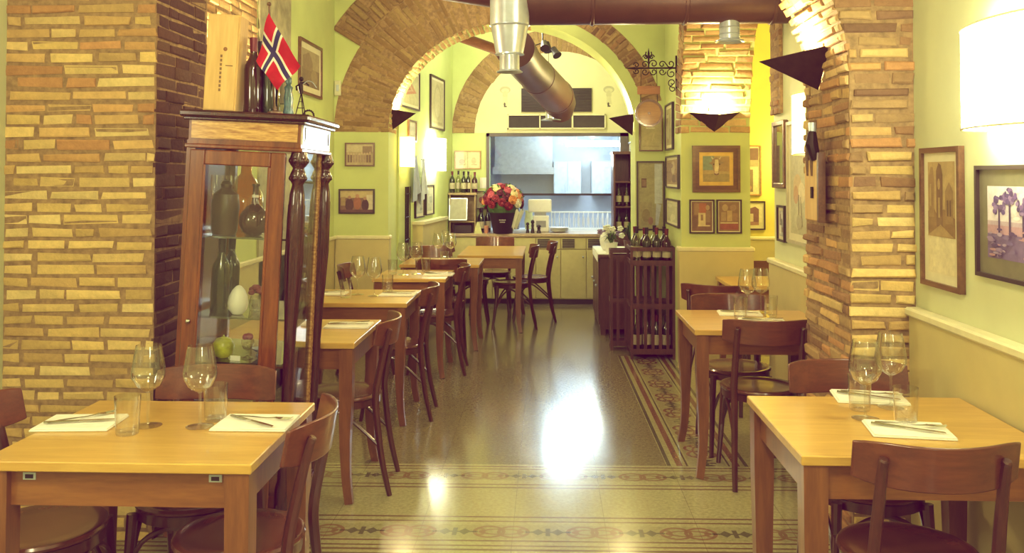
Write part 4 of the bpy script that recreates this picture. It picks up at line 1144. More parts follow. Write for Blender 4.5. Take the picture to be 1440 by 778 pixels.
# ================================================================== WALL LAMPS AND SCONCES
def half_shade(name, lab, cen, rot, hl, bulge, h, mat, group='half-round wall lamps'):
    t = thing(name, lab, 'lamp', cen, R(rot), group)
    mb = MB(); n = 22
    def pt(i, z, s=1.): a = PI * i / n; return (-hl * s * math.cos(a), -.004 - bulge * s * math.sin(a) ** .75, z)
    for s in (1., .985):
        for i in range(n):
            mb.add([pt(i, -h / 2, s), pt(i + 1, -h / 2, s), pt(i + 1, h / 2, s), pt(i, h / 2, s)], [(0, 1, 2, 3)])
    mb.build('lamp_shade', mat, t, smooth=60)
    for z in (-h / 2, h / 2):
        mb = MB()
        mb.tube([pt(i, z, 1.002) for i in range(n + 1)], .004, 6); mb.build('shade_rim', M['cap'], t)
    MB().box((-.03, -.02, -.06), (.03, -.001, .06), ch=.004).box((-.012, -bulge * .5, -.012), (.012, -.01, .012)).build('bracket', M['steel'], t, smooth=0)
    MB().ball((0, -bulge * .5, .03), .024, 10).build('bulb', M['lamp_white'], t)
    return t
def add_light(name, loc, e, col, rad=.05, kind='POINT', rot=None, size=None, spot=None):
    l = bpy.data.lights.new(name, kind); l.energy = e; l.color = col
    if kind == 'AREA': l.size = size or .5
    else: l.shadow_soft_size = rad
    if spot: l.spot_size = R(spot); l.spot_blend = .7
    o = bpy.data.objects.new(name, l); COL.objects.link(o); o.location = loc
    if rot: o.rotation_euler = rot
    return o
WARM, YEL = (1., .86, .55), (1., .74, .32)
half_shade('wall_lamp', 'large glowing white half-round lamp at the upper right picture edge', (1.499, 2.80, 1.845), -90, .29, .16, .325, M['lamp_white'])
half_shade('wall_lamp', 'small glowing yellow half-round lamp showing past the right brick pier', (1.499, 4.98, 1.815), -90, .19, .13, .335, M['lamp_warm'])
half_shade('wall_lamp', 'dazzling white lamp on the far left wall near the counter', (WL(9.80) + .002, 9.80, 1.76), AR, .26, .15, .36, M['lamp_white'])
half_shade('wall_lamp', 'small warm lamp just inside the left edge of the middle arch', (WL(8.66) + .002, 8.66, 1.76), AR, .14, .10, .3, M['lamp_warm'])
half_shade('wall_lamp', 'lamp on the yellow side room wall, only its glow showing', (2.45, 8.797, 1.62), 0, .2, .13, .33, M['lamp_warm'])
half_shade('wall_lamp', 'added unseen wall lamp on the near left wall outside the picture', (-2.308, 1.5, 1.845), 90, .29, .16, .325, M['lamp_white'])  # unseen lamp, added to brighten the near room
half_shade('wall_lamp', 'added unseen wall lamp on the right wall behind the viewpoint', (1.499, -.9, 1.845), -90, .29, .16, .325, M['lamp_white'])  # also added out of view for its light

def sconce(lab, cen, rot, w, proj, drop, tipdrop, e=7):
    t = thing('sconce', lab, 'wall light', cen, R(rot), 'triangular steel uplights')
    a, b, c, d = (-w / 2, -.004, 0), (w / 2, -.004, 0), (0, -proj, -tipdrop), (0, -.004, -drop)
    o = MB().add([a, b, c, d], [(0, 3, 2), (2, 3, 1)]).build('steel_shell', M['dark_steel'], t, smooth=0)
    s = o.modifiers.new('thick', 'SOLIDIFY'); s.thickness = .003
    MB().box((-.025, -.012, -drop * .8), (.025, -.002, -.02)).build('back_plate', M['dark_steel'], t, smooth=0)
    MB().ball((0, -proj * .34, -.035), .016, 8).build('bulb', M['lamp_white'], t)
    m = Matrix.Translation(cen) @ Matrix.Rotation(R(rot), 4, 'Z')
    add_light('sconce_light', m @ Vector((0, -proj * .42, .035)), e, (1., .80, .42), .03)
    return t
sconce('dark steel uplight jutting from the near right brick pier', (1.238, 4.10, 2.10), -90, .36, .27, .18, .05, 20)
sconce('dark steel uplight on the left wall behind the pine wine box', (-1.93, 5.15, 1.98), 90, .36, .22, .18, .05, 45)
sconce('dark steel uplight on the far right pier above the cow painting', (1.32, 7.098, 2.03), 0, .41, .20, .155, .03, 24)
sconce('dark steel uplight inside the left edge of the middle arch', (A2['xc'] - A2['r'] + .003, 8.24, 2.14), 90, .36, .22, .18, .03, 20)
sconce('dark steel uplight inside the right edge of the middle arch', (A2['xc'] + A2['r'] - .003, 8.24, 2.09), -90, .36, .22, .19, .03, 19)

# ================================================================== DUCTS AND CEILING FITTINGS
t = thing('ventilation_duct', 'thick brown round duct running across under the vault', 'duct', (0, 5.6, 2.64))
mb = MB().tube([(-.16, 0, 0), (1.54, 0, 0)], .158, 28); mb.build('duct_run', M['duct'], t)
mb = MB().tube([(-.26, 0, .10), (-1.0, 0, .22), (-1.98, 0, .36)], .158, 28); mb.build('duct_run', M['duct'], t)
for x in (.28, .86, 1.40): MB().lathe([(.160, -.012), (.166, -.008), (.166, .008), (.160, .012)], 28, M=Matrix.Translation((x, 0, 0)) @ Matrix.Rotation(R(90), 4, 'Y')).build('joint_ring', M['duct'], t)
MB().tube([(.6, 0, .15), (.6, 0, .93)], .005, 6).build('hanger', M['dark_steel'], t)
t = thing('ceiling_diffuser', 'shiny galvanised duct drop ending in a round outlet, left of the brown duct', 'duct', (-.235, 5.50, 2.17))
SS = M['steel']
MB().lathe([(.118, .29), (.122, .30), (.122, .46), (.126, .47), (.126, .49), (.120, .50), (.116, .86), (.116, 1.37)], 32).lathe([(.085, .115), (.118, .29)], 32).build('drop', SS, t)
for z, r_ in ((.29, .122), (.47, .127), (.60, .121), (.70, .1205)): MB().lathe([(r_ - .004, z - .008), (r_ + .004, z), (r_ - .004, z + .008)], 32).build('joint_ring', SS, t)
MB().lathe([(.062, .01), (.062, .115), (.088, .118), (.092, .11), (.062, .108)], 28).build('neck', SS, t)
MB().lathe([(.058, .012), (.080, 0), (.083, .004), (.062, .016)], 28).build('outlet_ring', SS, t)
MB().lathe([(.001, .02), (.058, .02)], 20).build('outlet_grille', M['dark_steel'], t)
t = thing('ceiling_diffuser', 'short steel outlet under the right end of the brown duct', 'duct', (1.14, 5.6, 2.365))
MB().lathe([(.062, .012), (.062, .135)], 28).build('neck', SS, t)
for z in (.05, .09): MB().lathe([(.061, z - .006), (.066, z), (.061, z + .006)], 28).build('joint_ring', SS, t)
MB().lathe([(.060, .016), (.088, 0), (.092, .003), (.090, .009), (.064, .02)], 28).build('outlet_ring', SS, t)
t = thing('ventilation_duct', 'slanting brown duct going away through the middle arch', 'duct', (0, 0, 0))
p0, p1, p2 = at(724, 68, 'Y', 6.7), at(738, 89, 'Y', 7.4), at(783, 136, 'Y', 8.8)
MB().tube([p0, p1, p1.lerp(p2, .5), p2], [.150, .150, .162, .172], 28).build('duct_run', M['duct'], t)
for f in (.35, .97):
    c = p1.lerp(p2, f); d = (p2 - p1).normalized()
    MB().tube([c - d * .012, c + d * .012], .155 + .022 * f, 28).build('joint_ring', M['duct'], t)
MB().tube([p2, p2 + Vector((.03, .16, -.06)), p2 + Vector((.04, .26, -.16))], [.170, .165, .12], 24).build('elbow', M['duct'], t)
t = thing('ceiling_diffuser', 'small steel outlet at the far end of the slanting duct', 'duct', (.035, 8.95, 2.085))
MB().lathe([(.055, .01), (.055, .12)], 22).lathe([(.053, .014), (.10, 0), (.104, .005), (.06, .02)], 22).build('outlet', SS, t)
a, b = at(616, 41, 'Y', 9.3), at(702, 71, 'Y', 9.0)
t = single('ceiling_pipe', MB().tube([a + (a - b) * .35, a, b, b + (b - a) * .25], .055, 14), wood('red_brown_beam_paint', (.24, .085, .03), (.17, .055, .02), 0, .5, .1), 'red-brown pipe slanting across the far left corner under the ceiling', 'pipe', (0, 0, 0))
t = thing('spotlight_cluster', 'cluster of black ceiling spotlights above the slanting duct', 'lamp', (-.05, 9.4, 2.86))
MB().tube([(0, 0, .06), (0, 0, .70)], .008, 8).lathe([(.001, .68), (.05, .68), (.05, .69), (.001, .69)], 14).build('stem', M['black'], t)
for k, (dx, dy, dz) in enumerate(((-.14, -.05, .02), (.02, -.10, .04), (.13, -.02, -.02), (.05, .1, .05))):
    p0 = Vector((0, 0, .08)); p1 = Vector((dx, dy, dz)); d = Vector((dx, dy - .15, -.25)).normalized()
    MB().tube([p0, p1], .006, 6).tube([p1 - d * .05, p1 + d * .02, p1 + d * .06], [.03, .038, .05], 12).build('spot_head', M['black'], t)
MB().tube([(.06, 0, .05), (.062, 0, -.25)], .003, 5).build('pull_cord', M['black'], t)
# black vents over the pass-through
vm = plain('dark_vent', (.03, .026, .02), .4, .3)
t = thing('ventilation_louvre', 'wide dark vent panel in the lunette above the pass-through', 'vent', (.11, YB - .006, 2.455))
MB().box((-.43, -.02, -.145), (.43, 0, .145)).build('panel', vm, t, smooth=0)
mb = MB()
for k in range(8): mb.box((-.42, -.026, -.13 + k * .035), (.42, -.02, -.118 + k * .035))
mb.build('louvre', vm, t, smooth=0)
t = thing('vent_grille', 'row of three dark vent openings in a cream frame over the pass-through', 'vent', (.11, YB - .006, 2.19))
mb = MB()
for a, b in (((-.60, .075), (.60, .09)), ((-.60, -.09), (.60, -.075))): mb.box((a[0], -.03, a[1]), (b[0], 0, b[1]))
for x in (-.60, -.21, .19, .585): mb.box((x, -.03, -.09), (x + .015, 0, .09))
mb.build('frame', M['cap'], t, smooth=0)
for x in (-.585, -.195, .205): MB().box((x, -.012, -.075), (x + .375 + (.005 if x > 0 else 0), -.004, .075)).build('opening', vm, t, smooth=0)
for x, lab in ((-.52, 'faint painted sailor-like figure left of the dark vent panel'), (.75, 'faint painted sailor-like figure right of the dark vent panel')):
    lab = lab.replace('sailor-like', 'grey')
    t = thing('wall_drawing', lab, 'drawing', (x, YB - .004, 2.50), 0, 'painted figures in the lunette')
    mb = MB(); shapes_mesh(mb, .16, .28, [('e', .5, .80, .42, .16, (.44, .42, .27)), ('e', .5, .76, .30, .10, (.60, .57, .36)), ('e', .5, .58, .2, .18, (.54, .51, .32)), ('p', [(.35, .5), (.65, .5), (.72, .15), (.3, .15)], (.57, .54, .34)), ('e', .46, .16, .07, .08, (.10, .08, .06)), ('r', .4, .04, .62, .10, (.10, .08, .06))])
    mb.build('painted_figure', M['paint'], t, smooth=0)
t = thing('wall_switch', 'small pale thermostat box beside the left end of the brick arch', 'switch', (-1.915, 8.048, 2.33))
MB().box((-.03, -.022, -.07), (.03, 0, .07), ch=.005).build('housing', M['switch'], t, smooth=0)
MB().box((-.012, -.026, -.03), (.012, -.02, .03), ch=.002).build('button', M['steel'], t, smooth=0)

# wooden fitting on the right brick pier
t = thing('wooden_lock_board', 'old wooden board with dark iron latch hanging on the right brick pier', 'plaque', (1.205, 4.03, 1.33), R(-90))
MB().box((-.095, -.028, .0), (.095, 0, .27), ch=.004).build('board', M['pine'], t, smooth=0)['label'] = 'worn pale wooden board'
MB().box((.095, -.03, -.005), (.115, .002, .30)).build('edge_strip', M['brown_frame'], t, smooth=0)
MB().tube([(.035, -.034, .10), (.035, -.034, .15)], .007, 8).build('keyhole', M['iron'], t)
for x in (-.045, .02): MB().tube([(x, -.02, .20), (x + .004, -.03, .30), (x + .012, -.026, .36)], [.014, .012, .008], 8).build('prong', M['brown_frame'], t)
MB().tube([(.05, -.02, .27), (.055, -.04, .34), (.052, -.035, .40)], [.020, .028, .016], 10).build('latch', M['iron'], t)
MB().tube([(.052, -.035, .385), (.052, -.035, .435)], .017, 12).build('ferrule', SS, t)

# wrought-iron bracket and hanging barrel sign
t = thing('iron_bracket', 'scrolled wrought-iron sign bracket on the right pier', 'bracket', (1.058, 7.30, 2.41))
mb = MB().box((-.012, -.012, -.19), (0, .012, .10)).tube([(0, 0, 0), (-.36, 0, 0)], .007, 8).tube([(-.34, 0, 0), (-.42, 0, 0)], [.012, .002], 8)
mb.build('bar', M['iron'], t)
def spiral(cx, cz, r, a0, turns, sgn, n=16):
    return [(cx + r * (1 - .75 * i / n) * math.cos(a0 + sgn * turns * 2 * PI * i / n), 0, cz + r * (1 - .75 * i / n) * math.sin(a0 + sgn * turns * 2 * PI * i / n)) for i in range(n + 1)]
for k, (cx, cz, r, a0, s) in enumerate(((-.05, .035, .035, PI, 1), (-.12, .03, .03, 0, 1), (-.12, -.03, .03, 0, -1), (-.19, .035, .035, PI, -1), (-.19, -.03, .03, PI, 1), (-.26, .03, .03, 0, 1), (-.26, -.03, .03, 0, -1), (-.33, .025, .024, PI, -1), (-.33, -.025, .024, PI, 1), (-.045, -.045, .04, PI / 2, 1), (-.04, -.12, .036, -PI / 2, -1), (-.035, -.17, .03, PI / 2, 1), (-.205, .09, .022, 0, 1), (-.255, .09, .022, PI, -1))):
    MB().tube(spiral(cx, cz, r, a0, 1.15, s), .0045, 6).build('scroll', M['iron'], t)
mb = MB().tube([(-.23, 0, 0), (-.23, 0, .12), (-.23, 0, .165)], [.006, .009, .001], 8)
for s in (-1, 1): mb.tube(smoothpath([(-.23, 0, .08), (-.23 + s * .025, 0, .10), (-.23 + s * .02, 0, .135)], 3), .005, 6)
mb.build('finial', M['iron'], t)
t = thing('barrel_sign', 'round wooden barrel-end sign with small plank hanging from the iron bracket', 'sign', (.83, 7.30, 2.04))
MB().lathe([(.001, 0), (.098, 0), (.098, .012), (.001, .012)], 30, M=Matrix.Translation((0, .006, 0)) @ Matrix.Rotation(R(90), 4, 'X')).build('barrel_end', wood('barrel_wood', (.44, .26, .09), (.28, .15, .05), 0, .5, .1, .9), t)
MB().lathe([(.096, -.006), (.114, -.006), (.114, .02), (.096, .02), (.096, -.006)], 30, M=Matrix.Translation((0, .006, 0)) @ Matrix.Rotation(R(90), 4, 'X')).build('hoop', M['brown_frame'], t)
MB().lathe([(.001, 0), (.012, 0), (.012, .004), (.001, .004)], 10, M=Matrix.Translation((0, -.008, 0)) @ Matrix.Rotation(R(90), 4, 'X')).build('bung', M['brown_frame'], t)
MB().box((-.095, -.008, .155), (.09, .008, .222), ch=.003).build('plank', wood('sign_plank', (.40, .19, .07), (.26, .11, .04), 0, .5, .1), t, smooth=0)
for x in (-.07, .07): MB().tube([(x, 0, .09), (x * .95, 0, .156)], .0035, 5).tube([(x * .95, 0, .22), (x * .9, 0, .37)], .0025, 5).build('chain', M['iron'], t)
# ================================================================== WINE RACKS, SIDEBOARD
def make_rack(w, d, h, tiers):
    t = thing('wine_rack', 'x', 'wine rack')
    a, b = w / 2, d / 2
    for x in (-a, a - .022):
        for y in (-b, b - .022): MB().box((x, y, 0), (x + .022, y + .022, h)).build('post', M['dark_wood'], t, smooth=0)
    for z in tiers:
        MB().box((-a + .005, -b + .005, z - .014), (a - .005, b - .005, z)).build('shelf', M['dark_wood'], t, smooth=0)
    for z in list(tiers) + [h - .03]:
        mb = MB()
        for y in (-b - .002, b - .010): mb.box((-a, y, z), (a, y + .012, z + .032))
        for x in (-a - .002, a - .010): mb.box((x, -b, z), (x + .012, b, z + .032))
        mb.build('rail', M['dark_wood'], t, smooth=0)
    for k in range(1, 6):
        x = -a + w * k / 6
        MB().box((x - .013, -b + .002, tiers[0]), (x + .013, -b + .010, tiers[-1])).build('slat', M['dark_wood'], t, smooth=0)
    for k in range(1, max(3, int(d / .07))):
        y = -b + d * k / max(3, int(d / .07))
        for x in (-a + .002, a - .010):
            MB().box((x, y - .011, tiers[0]), (x + .008, y + .011, tiers[-1])).build('slat', M['dark_wood'], t, smooth=0)
    return t
RX, RY = .875, 7.645
t = make_rack(.37, .36, .93, (.055, .43, .79)); t.location = (RX, RY, 0); t['label'] = 'dark slatted wooden wine rack with bottles on top, nearest the aisle'
t = make_rack(.40, .17, .88, (.05, .42, .80)); t.location = (.75, 7.935, 0); t['label'] = 'second dark slatted rack standing just behind the bottle-topped wine rack'
G = 'bottles in the top tray of the wine rack'
i = 0
names = ['front left corner', 'front, second from left', 'front, third from left', 'front right corner', 'back left corner', 'back, second from left', 'back, third from left', 'back right corner']
for r_ in range(2):
    for c in range(4):
        pr = (B_P, B_K, B_G, B_R)[(c + r_ * 2) % 4] if (c, r_) != (0, 0) else B_P
        pr.put((RX - .125 + c * .083, RY - .11 + r_ * .16, .791), rb.uniform(0, 6), f'wine bottle in the rack top tray, {names[i]}', G); i += 1
for c, w_ in enumerate(('leftmost', 'second from left', 'third from left', 'rightmost')):
    (B_K, B_P, B_G, B_K)[c].put((RX - .12 + c * .08, RY - .09, .0565), rb.uniform(0, 6), f'pale-labelled bottle behind the slats on the rack bottom shelf, {w_}', 'bottles on the rack bottom shelf')
t = thing('sideboard', 'dark wooden sideboard behind the wine racks with a cloth and flowers on it', 'sideboard', (.72, 9.12, 0))
MB().box((-.22, -.55, .06), (.22, .55, .74)).build('carcass', M['dark_wood'], t, smooth=0)
MB().box((-.235, -.565, .74), (.235, .565, .77), ch=.005).build('top_board', M['dark_wood'], t, smooth=0)
for k in range(3):
    d = MB().box((-.232, -.53 + k * .36, .10), (-.22, -.19 + k * .36, .70), ch=.003).build('door', M['dark_wood'], t, smooth=0)
    MB().ball((-.24, -.22 + k * .36, .44), .012, 8).build('knob', M['steel'], d)
for x in (-.19, .19):
    for y in (-.5, .5): MB().box((x - .025, y - .025, 0), (x + .025, y + .025, .06)).build('foot', M['dark_wood'], t, smooth=0)
mb = MB().box((-.24, -.54, .771), (.20, .40, .776)).box((-.242, -.54, .70), (-.236, .40, .776))
single('runner_cloth', mb, M['napkin'], 'white cloth hanging over the sideboard edge', 'cloth', (.72, 9.12, 0), smooth=0)
def leafy(name, lab, loc, pot, petals, nb, spread, h, leafcol, seed):
    q = random.Random(seed)
    t = thing(name, lab, 'plant', loc)
    MB().lathe([(.001, 0), (.05, 0), (.065, .09), (.068, .10), (.058, .10), (.05, .085), (.001, .08)], 18).build('pot', pot, t)
    mb = MB()
    for k in range(26):
        a = q.uniform(0, 6.28); r_ = q.uniform(.3, 1) * spread; z = h * q.uniform(.5, 1.)
        p0, p1, p2 = Vector((0, 0, .08)), Vector((r_ * .4 * math.cos(a), r_ * .4 * math.sin(a), z)), Vector((r_ * math.cos(a), r_ * math.sin(a), z * q.uniform(.6, 1.1)))
        s = Vector((-math.sin(a), math.cos(a), 0)) * .014
        mb.add([p0 - s * .3, p0 + s * .3, p1 + s, p1 - s, p2], [(0, 1, 2, 3), (3, 2, 4)])
    mb.build('foliage', leafcol, t, smooth=0)
    if petals:
        for k in range(nb):
            a = q.uniform(0, 6.28); r_ = q.uniform(.2, 1) * spread; z = h * q.uniform(.8, 1.25)
            m = q.choice(petals); mb = MB()
            c = Vector((r_ * math.cos(a), r_ * math.sin(a), z))
            for j in range(5):
                b = j * 1.256; mb.ball(c + Vector((.018 * math.cos(b), -.01, .018 * math.sin(b))), .016, 6, sz=.7)
            mb.ball(c + Vector((0, -.018, 0)), .008, 5); mb.build('blossom', m, t)
    return t
leafm = plain('leaf_green', (.06, .14, .03), .5, 0, .3)
leafy('potted_orchid', 'white and purple flowering plant on the sideboard', (.62, 8.74, .778), M['white'], [M['white'], plain('mauve_petal', (.30, .22, .42), .6)], 12, .13, .20, leafm, 2)
leafy('potted_plant', 'green bushy plant on the sideboard beside the flowers', (.83, 9.0, .778), M['dark_wood'], None, 0, .12, .28, leafm, 4)
single('white_vase', MB().lathe([(.001, 0), (.04, 0), (.065, .04), (.075, .10), (.06, .17), (.03, .20), (.032, .22), (.001, .215)], 20), M['white'], 'rounded white vase behind the sideboard flowers', 'vase', (.60, 9.05, .778))
B_G.put((.88, 8.72, .772), 0, 'single green bottle on the sideboard beside the bushy plant')
# tall dark bottle cabinet by the pass-through
t = thing('bottle_cabinet', 'tall narrow dark cabinet of bottles at the right of the pass-through', 'cabinet', (.845, 10.15, 0))
mb = MB().box((-.11, -.18, 0), (-.09, .18, 1.79)).box((.09, -.18, 0), (.11, .18, 1.79)).box((-.11, .16, 0), (.11, .18, 1.79)).box((-.12, -.19, 1.77), (.115, .18, 1.80)).box((-.09, -.18, 0), (.09, .16, .9))
mb.build('carcass', M['dark_wood'], t, smooth=0)
for z in (1.17, 1.45): MB().box((-.09, -.175, z), (.09, .16, z + .018)).build('shelf', M['dark_wood'], t, smooth=0)
for k, (x, z) in enumerate(((-.045, .901), (.045, .901), (-.045, 1.1885), (.045, 1.1885))):
    p = B_P if k > 1 else B_K
    o = p.put((.845 + x, 10.06, z + .001), 0, 'bottle in the tall dark cabinet, ' + ('lower left', 'lower right', 'upper left', 'upper right')[k], 'bottles in the tall cabinet'); o.scale = (.88, .88, .80)

# ================================================================== COUNTER AND KITCHEN
CY = 10.6
t = thing('serving_counter', 'long cream serving counter under the kitchen pass-through', 'counter', (0, 0, 0))
MB().box((-1.18, CY + .02, .06), (.97, YB - .005, .80)).build('carcass', M['counter'], t, smooth=0)
MB().box((-1.18, CY + .05, 0), (.97, YB - .005, .06)).build('plinth', M['black'], t, smooth=0)
MB().box((-1.185, CY - .02, .802), (-.71, YB - .004, .838), ch=.004).box((-.712, CY - .02, .802), (.875, YB + .32, .838), ch=.004).build('worktop', M['worktop'], t, smooth=0)
xs = [-1.17, -.66, -.14, .155, .46, .76, .965]
for x0, x1 in zip(xs, xs[1:]):
    z1 = .79 if x1 < -.1 else .645
    d = MB().box((x0 + .004, CY, .07), (x1 - .004, CY + .02, z1), ch=.003).build('door', M['counter'], t, smooth=0)
    MB().ball(((x1 - .04), CY - .01, z1 - .08), .010, 8).build('knob', M['steel'], d)
    if x1 > -.1:
        d = MB().box((x0 + .004, CY, .655), (x1 - .004, CY + .02, .79), ch=.003).build('drawer', M['counter'], t, smooth=0)
        mb = MB().box((x0 + .02, CY - .004, .668), (x0 + .165, CY + .001, .775), 1)
        for k in range(5): mb.box((x0 + .02, CY - .008, .674 + k * .02), (x0 + .165, CY - .003, .682 + k * .02), 0)
        mb.build('grille', [plain('grey_grille', (.20, .18, .12), .5), M['black']], d, smooth=0)
WT = .8385
# bouquet in a black bucket
t = thing('bouquet', 'big round bouquet of red, pink and cream roses in a black bucket on the counter', 'flowers', (-.535, 10.665, WT))
bk = MB().lathe([(.001, 0), (.115, 0), (.165, .245), (.170, .25), (.16, .25), (.112, .01), (.001, .01)], 26).build('bucket', M['black'], t)
wm = plain('pale_lettering', (.5, .48, .45), .6)
mb = MB()
for r_, (n, z) in enumerate(((5, .165), (4, .140))):
    for k in range(n):
        x = (k - (n - 1) / 2) * .016; rr = .1125 + .2045 * z + .0015
        mb.box((x - .0055, -math.sqrt(rr * rr - x * x) - .0015, z - .006), (x + .0055, -math.sqrt(rr * rr - x * x) + .001, z + .006))
mb.build('lettering', wm, bk, smooth=0)
MB().grid(lambda u, v: ((.165 + .09 * v) * math.cos(-.9 + u * 1.5), (.165 + .09 * v) * math.sin(-.9 + u * 1.5), .06 + .22 * v + .02 * math.sin(u * 30)), 30, 4).build('wrapping_paper', M['napkin'], t)
pm = [plain('red_rose', (.22, .012, .02), .6), plain('dark_rose', (.10, .008, .02), .6), plain('pink_rose', (.50, .10, .13), .6), plain('cream_rose', (.70, .58, .30), .6), plain('orange_rose', (.62, .24, .06), .6), plain('white_rose', (.68, .64, .52), .6)]
mb = MB(); q = random.Random(21)
for k in range(50):
    a = q.uniform(0, 6.28); e = q.uniform(-.2, 1.2); c = Vector((.22 * math.cos(a) * math.cos(e), .22 * math.sin(a) * math.cos(e), .36 + .20 * math.sin(e)))
    s = Vector((q.uniform(-1, 1), q.uniform(-1, 1), q.uniform(-1, 1))).normalized() * .04
    n_ = (c - Vector((0, 0, .34))).normalized() * .05
    mb.add([c - s, c + n_ * .4, c + s, c + n_ * 1.3], [(0, 1, 2), (0, 2, 3)])
mb.ball((0, 0, .36), .20, 10)
mb.build('foliage', leafm, t, smooth=0)
def rose(c, r_, m, nrm):
    mb = MB(); nrm = nrm.normalized()
    rotm = nrm.to_track_quat('Z', 'Y').to_matrix().to_4x4()
    MM = Matrix.Translation(c) @ rotm
    mb.lathe([(.001, -.6 * r_), (.6 * r_, -.45 * r_), (r_, 0), (.92 * r_, .35 * r_), (.80 * r_, .38 * r_), (.74 * r_, .1 * r_), (.62 * r_, .5 * r_), (.5 * r_, .5 * r_), (.42 * r_, .2 * r_), (.30 * r_, .6 * r_), (.001, .45 * r_)], 12, M=MM)
    return mb.build('rose', m, t, smooth=60)
for k in range(46):
    z = 1 - (k + .5) / 46 * 1.25; a = k * 2.39996; s = math.sqrt(max(0, 1 - z * z))
    nrm = Vector((s * math.cos(a), s * math.sin(a), z))
    m = q.choice([0, 0, 0, 1, 1, 1, 2, 2, 3, 4, 5]); m = 3 if (z > .7 and m < 2 and q.random() < .6) else m
    rose(Vector((nrm.x * .225, nrm.y * .225, .375 + nrm.z * .195)), q.uniform(.045, .062), pm[m], nrm)
# small things along the counter
for k, (x, y, pr) in enumerate(((-.80, 10.735, B_K), (-.815, 10.84, B_R), (-.728, 10.845, B_K))):
    pr.put((x, y, WT), 0, ('dark bottle just left of the bouquet, front', 'dark red bottle left of the bouquet, furthest left', 'dark bottle left of the bouquet, at the back')[k], 'bottles beside the bouquet')
single('folded_napkin', MB().prism([(-.05, 0, 0), (.05, 0, 0), (.015, 0, .13), (-.01, 0, .14)], (0, .03, 0)), plain('yellow_napkin', (.62, .60, .28), .8), 'pale yellow folded napkin standing on the counter left of the bouquet', 'napkin', (-.83, 10.588, WT), smooth=0)
single('tea_glass', MB().lathe([(.001, 0), (.025, 0), (.03, .09), (.028, .09), (.001, .01)], 16), plain('pink_candle_glass', (.55, .25, .16), .3), 'small pinkish glass on the counter front beside the bouquet', 'glass', (-.735, 10.66, WT))
for k, (x, h_, r_) in enumerate(((-.24, .13, .022), (-.18, .16, .024), (-.105, .10, .028))):
    single('pepper_mill', MB().lathe([(.001, 0), (r_, 0), (r_ * .9, h_ * .15), (r_ * .6, h_ * .4), (r_ * .75, h_ * .6), (r_ * .5, h_ * .68), (r_ * .95, h_ * .78), (r_ * .8, h_ * .93), (.001, h_)], 14), M['black'], ('dark mill nearest the bouquet on the counter', 'tallest dark mill right of the bouquet on the counter', 'short dark mill in front of the white machine')[k], 'pepper mill', (x, 10.72, WT), 'dark mills on the counter')
t = thing('order_printer', 'white kitchen machine with raised top on the counter right of the bouquet', 'machine', (-.08, 10.98, WT))
MB().box((-.10, -.10, 0), (.10, .10, .20), ch=.01).build('housing', M['white'], t, smooth=0)
MB().box((-.16, -.06, .24), (.13, .08, .40), ch=.012).build('hopper', M['white'], t, smooth=0)
MB().box((-.08, -.05, .20), (.06, .05, .24)).build('neck', M['kitchen_grey'], t, smooth=0)
MB().box((-.06, -.103, .06), (.06, -.099, .14)).build('front_panel', M['kitchen_grey'], t, smooth=0)
for k in range(6):
    single('dinner_plate', MB().lathe([(.001, 0), (.06, 0), (.085, .008), (.12, .016), (.12, .019), (.084, .012), (.001, .004)], 26), M['white'], f'white plate in the stack on the pass-through, number {("one", "two", "three", "four", "five", "six")[k]} from the bottom', 'plate', (.12, 10.95, WT + .001 + k * .0085), 'plates stacked on the pass-through') if False else None
pl = None
for k, w_ in enumerate(('bottom plate', 'second plate from the bottom', 'middle plate', 'second plate from the top', 'top plate')):
    mb = MB().lathe([(.001, 0), (.06, 0), (.085, .008), (.12, .016), (.12, .019), (.084, .012), (.001, .004)], 26)
    single('dinner_plate', mb, M['white'], f'white {w_} of the short stack on the pass-through', 'plate', (.14, 10.88, WT + .0005 + k * .0105), 'plates stacked on the pass-through')
# shelf unit at the left end
t = thing('counter_shelf', 'low open wooden shelf at the left end of the counter with bottles on it', 'shelf', (-1.02, 10.74, WT))
sw = wood('grey_shelf_wood', (.40, .30, .15), (.28, .20, .09), 0, .5, .1)
mb = MB()
for x in (-.155, .145): mb.box((x, -.11, 0), (x + .012, .11, .46))
mb.build('side_panel', sw, t, smooth=0)
MB().box((-.17, -.12, .46), (.17, .12, .485)).build('shelf_board', sw, t, smooth=0)
MB().box((-.143, -.10, .13), (.145, .10, .145)).build('shelf_board', sw, t, smooth=0)
MB().box((-.143, .095, 0), (.145, .105, .46)).build('back_board', sw, t, smooth=0)
MB().tube([(.10, -.11, .485), (.10, -.11, .70)], .006, 6).build('upright', sw, t)
t = single('dark_box', MB().box((-.11, -.07, 0), (.11, .07, .10), ch=.006), M['black'], 'black box on the counter under the open shelf', 'box', (-1.02, 10.73, WT + .001), smooth=0)
t = thing('menu_board', 'small pale board leaning in the open counter shelf', 'board', (-1.06, 10.60, WT + .155)); t.rotation_euler = (R(-12), 0, 0)
MB().box((-.11, -.006, .01), (.09, .006, .26)).build('panel', plain('grey_board', (.34, .33, .24), .6), t, smooth=0)
mb = MB()
for a, b in (((-.12, 0), (-.108, .27)), ((.088, 0), (.10, .27)), ((-.12, .26), (.10, .27)), ((-.12, 0), (.10, .012))): mb.box((a[0], -.009, a[1]), (b[0], .009, b[1]))
mb.build('frame', M['steel'], t, smooth=0)
for k, (x, y) in enumerate(((-1.15, 10.70), (-1.08, 10.74), (-1.01, 10.69), (-.96, 10.76), (-.882, 10.75))):
    p = (B_G, B_P, B_K, B_K, B_R)[k]
    o = p.put((x, y, WT + .486), 0, f'bottle on top of the open counter shelf, {("leftmost", "second from left", "middle", "second from right", "rightmost")[k]}', 'bottles on the counter shelf'); o.scale = (.85, .85, .85)
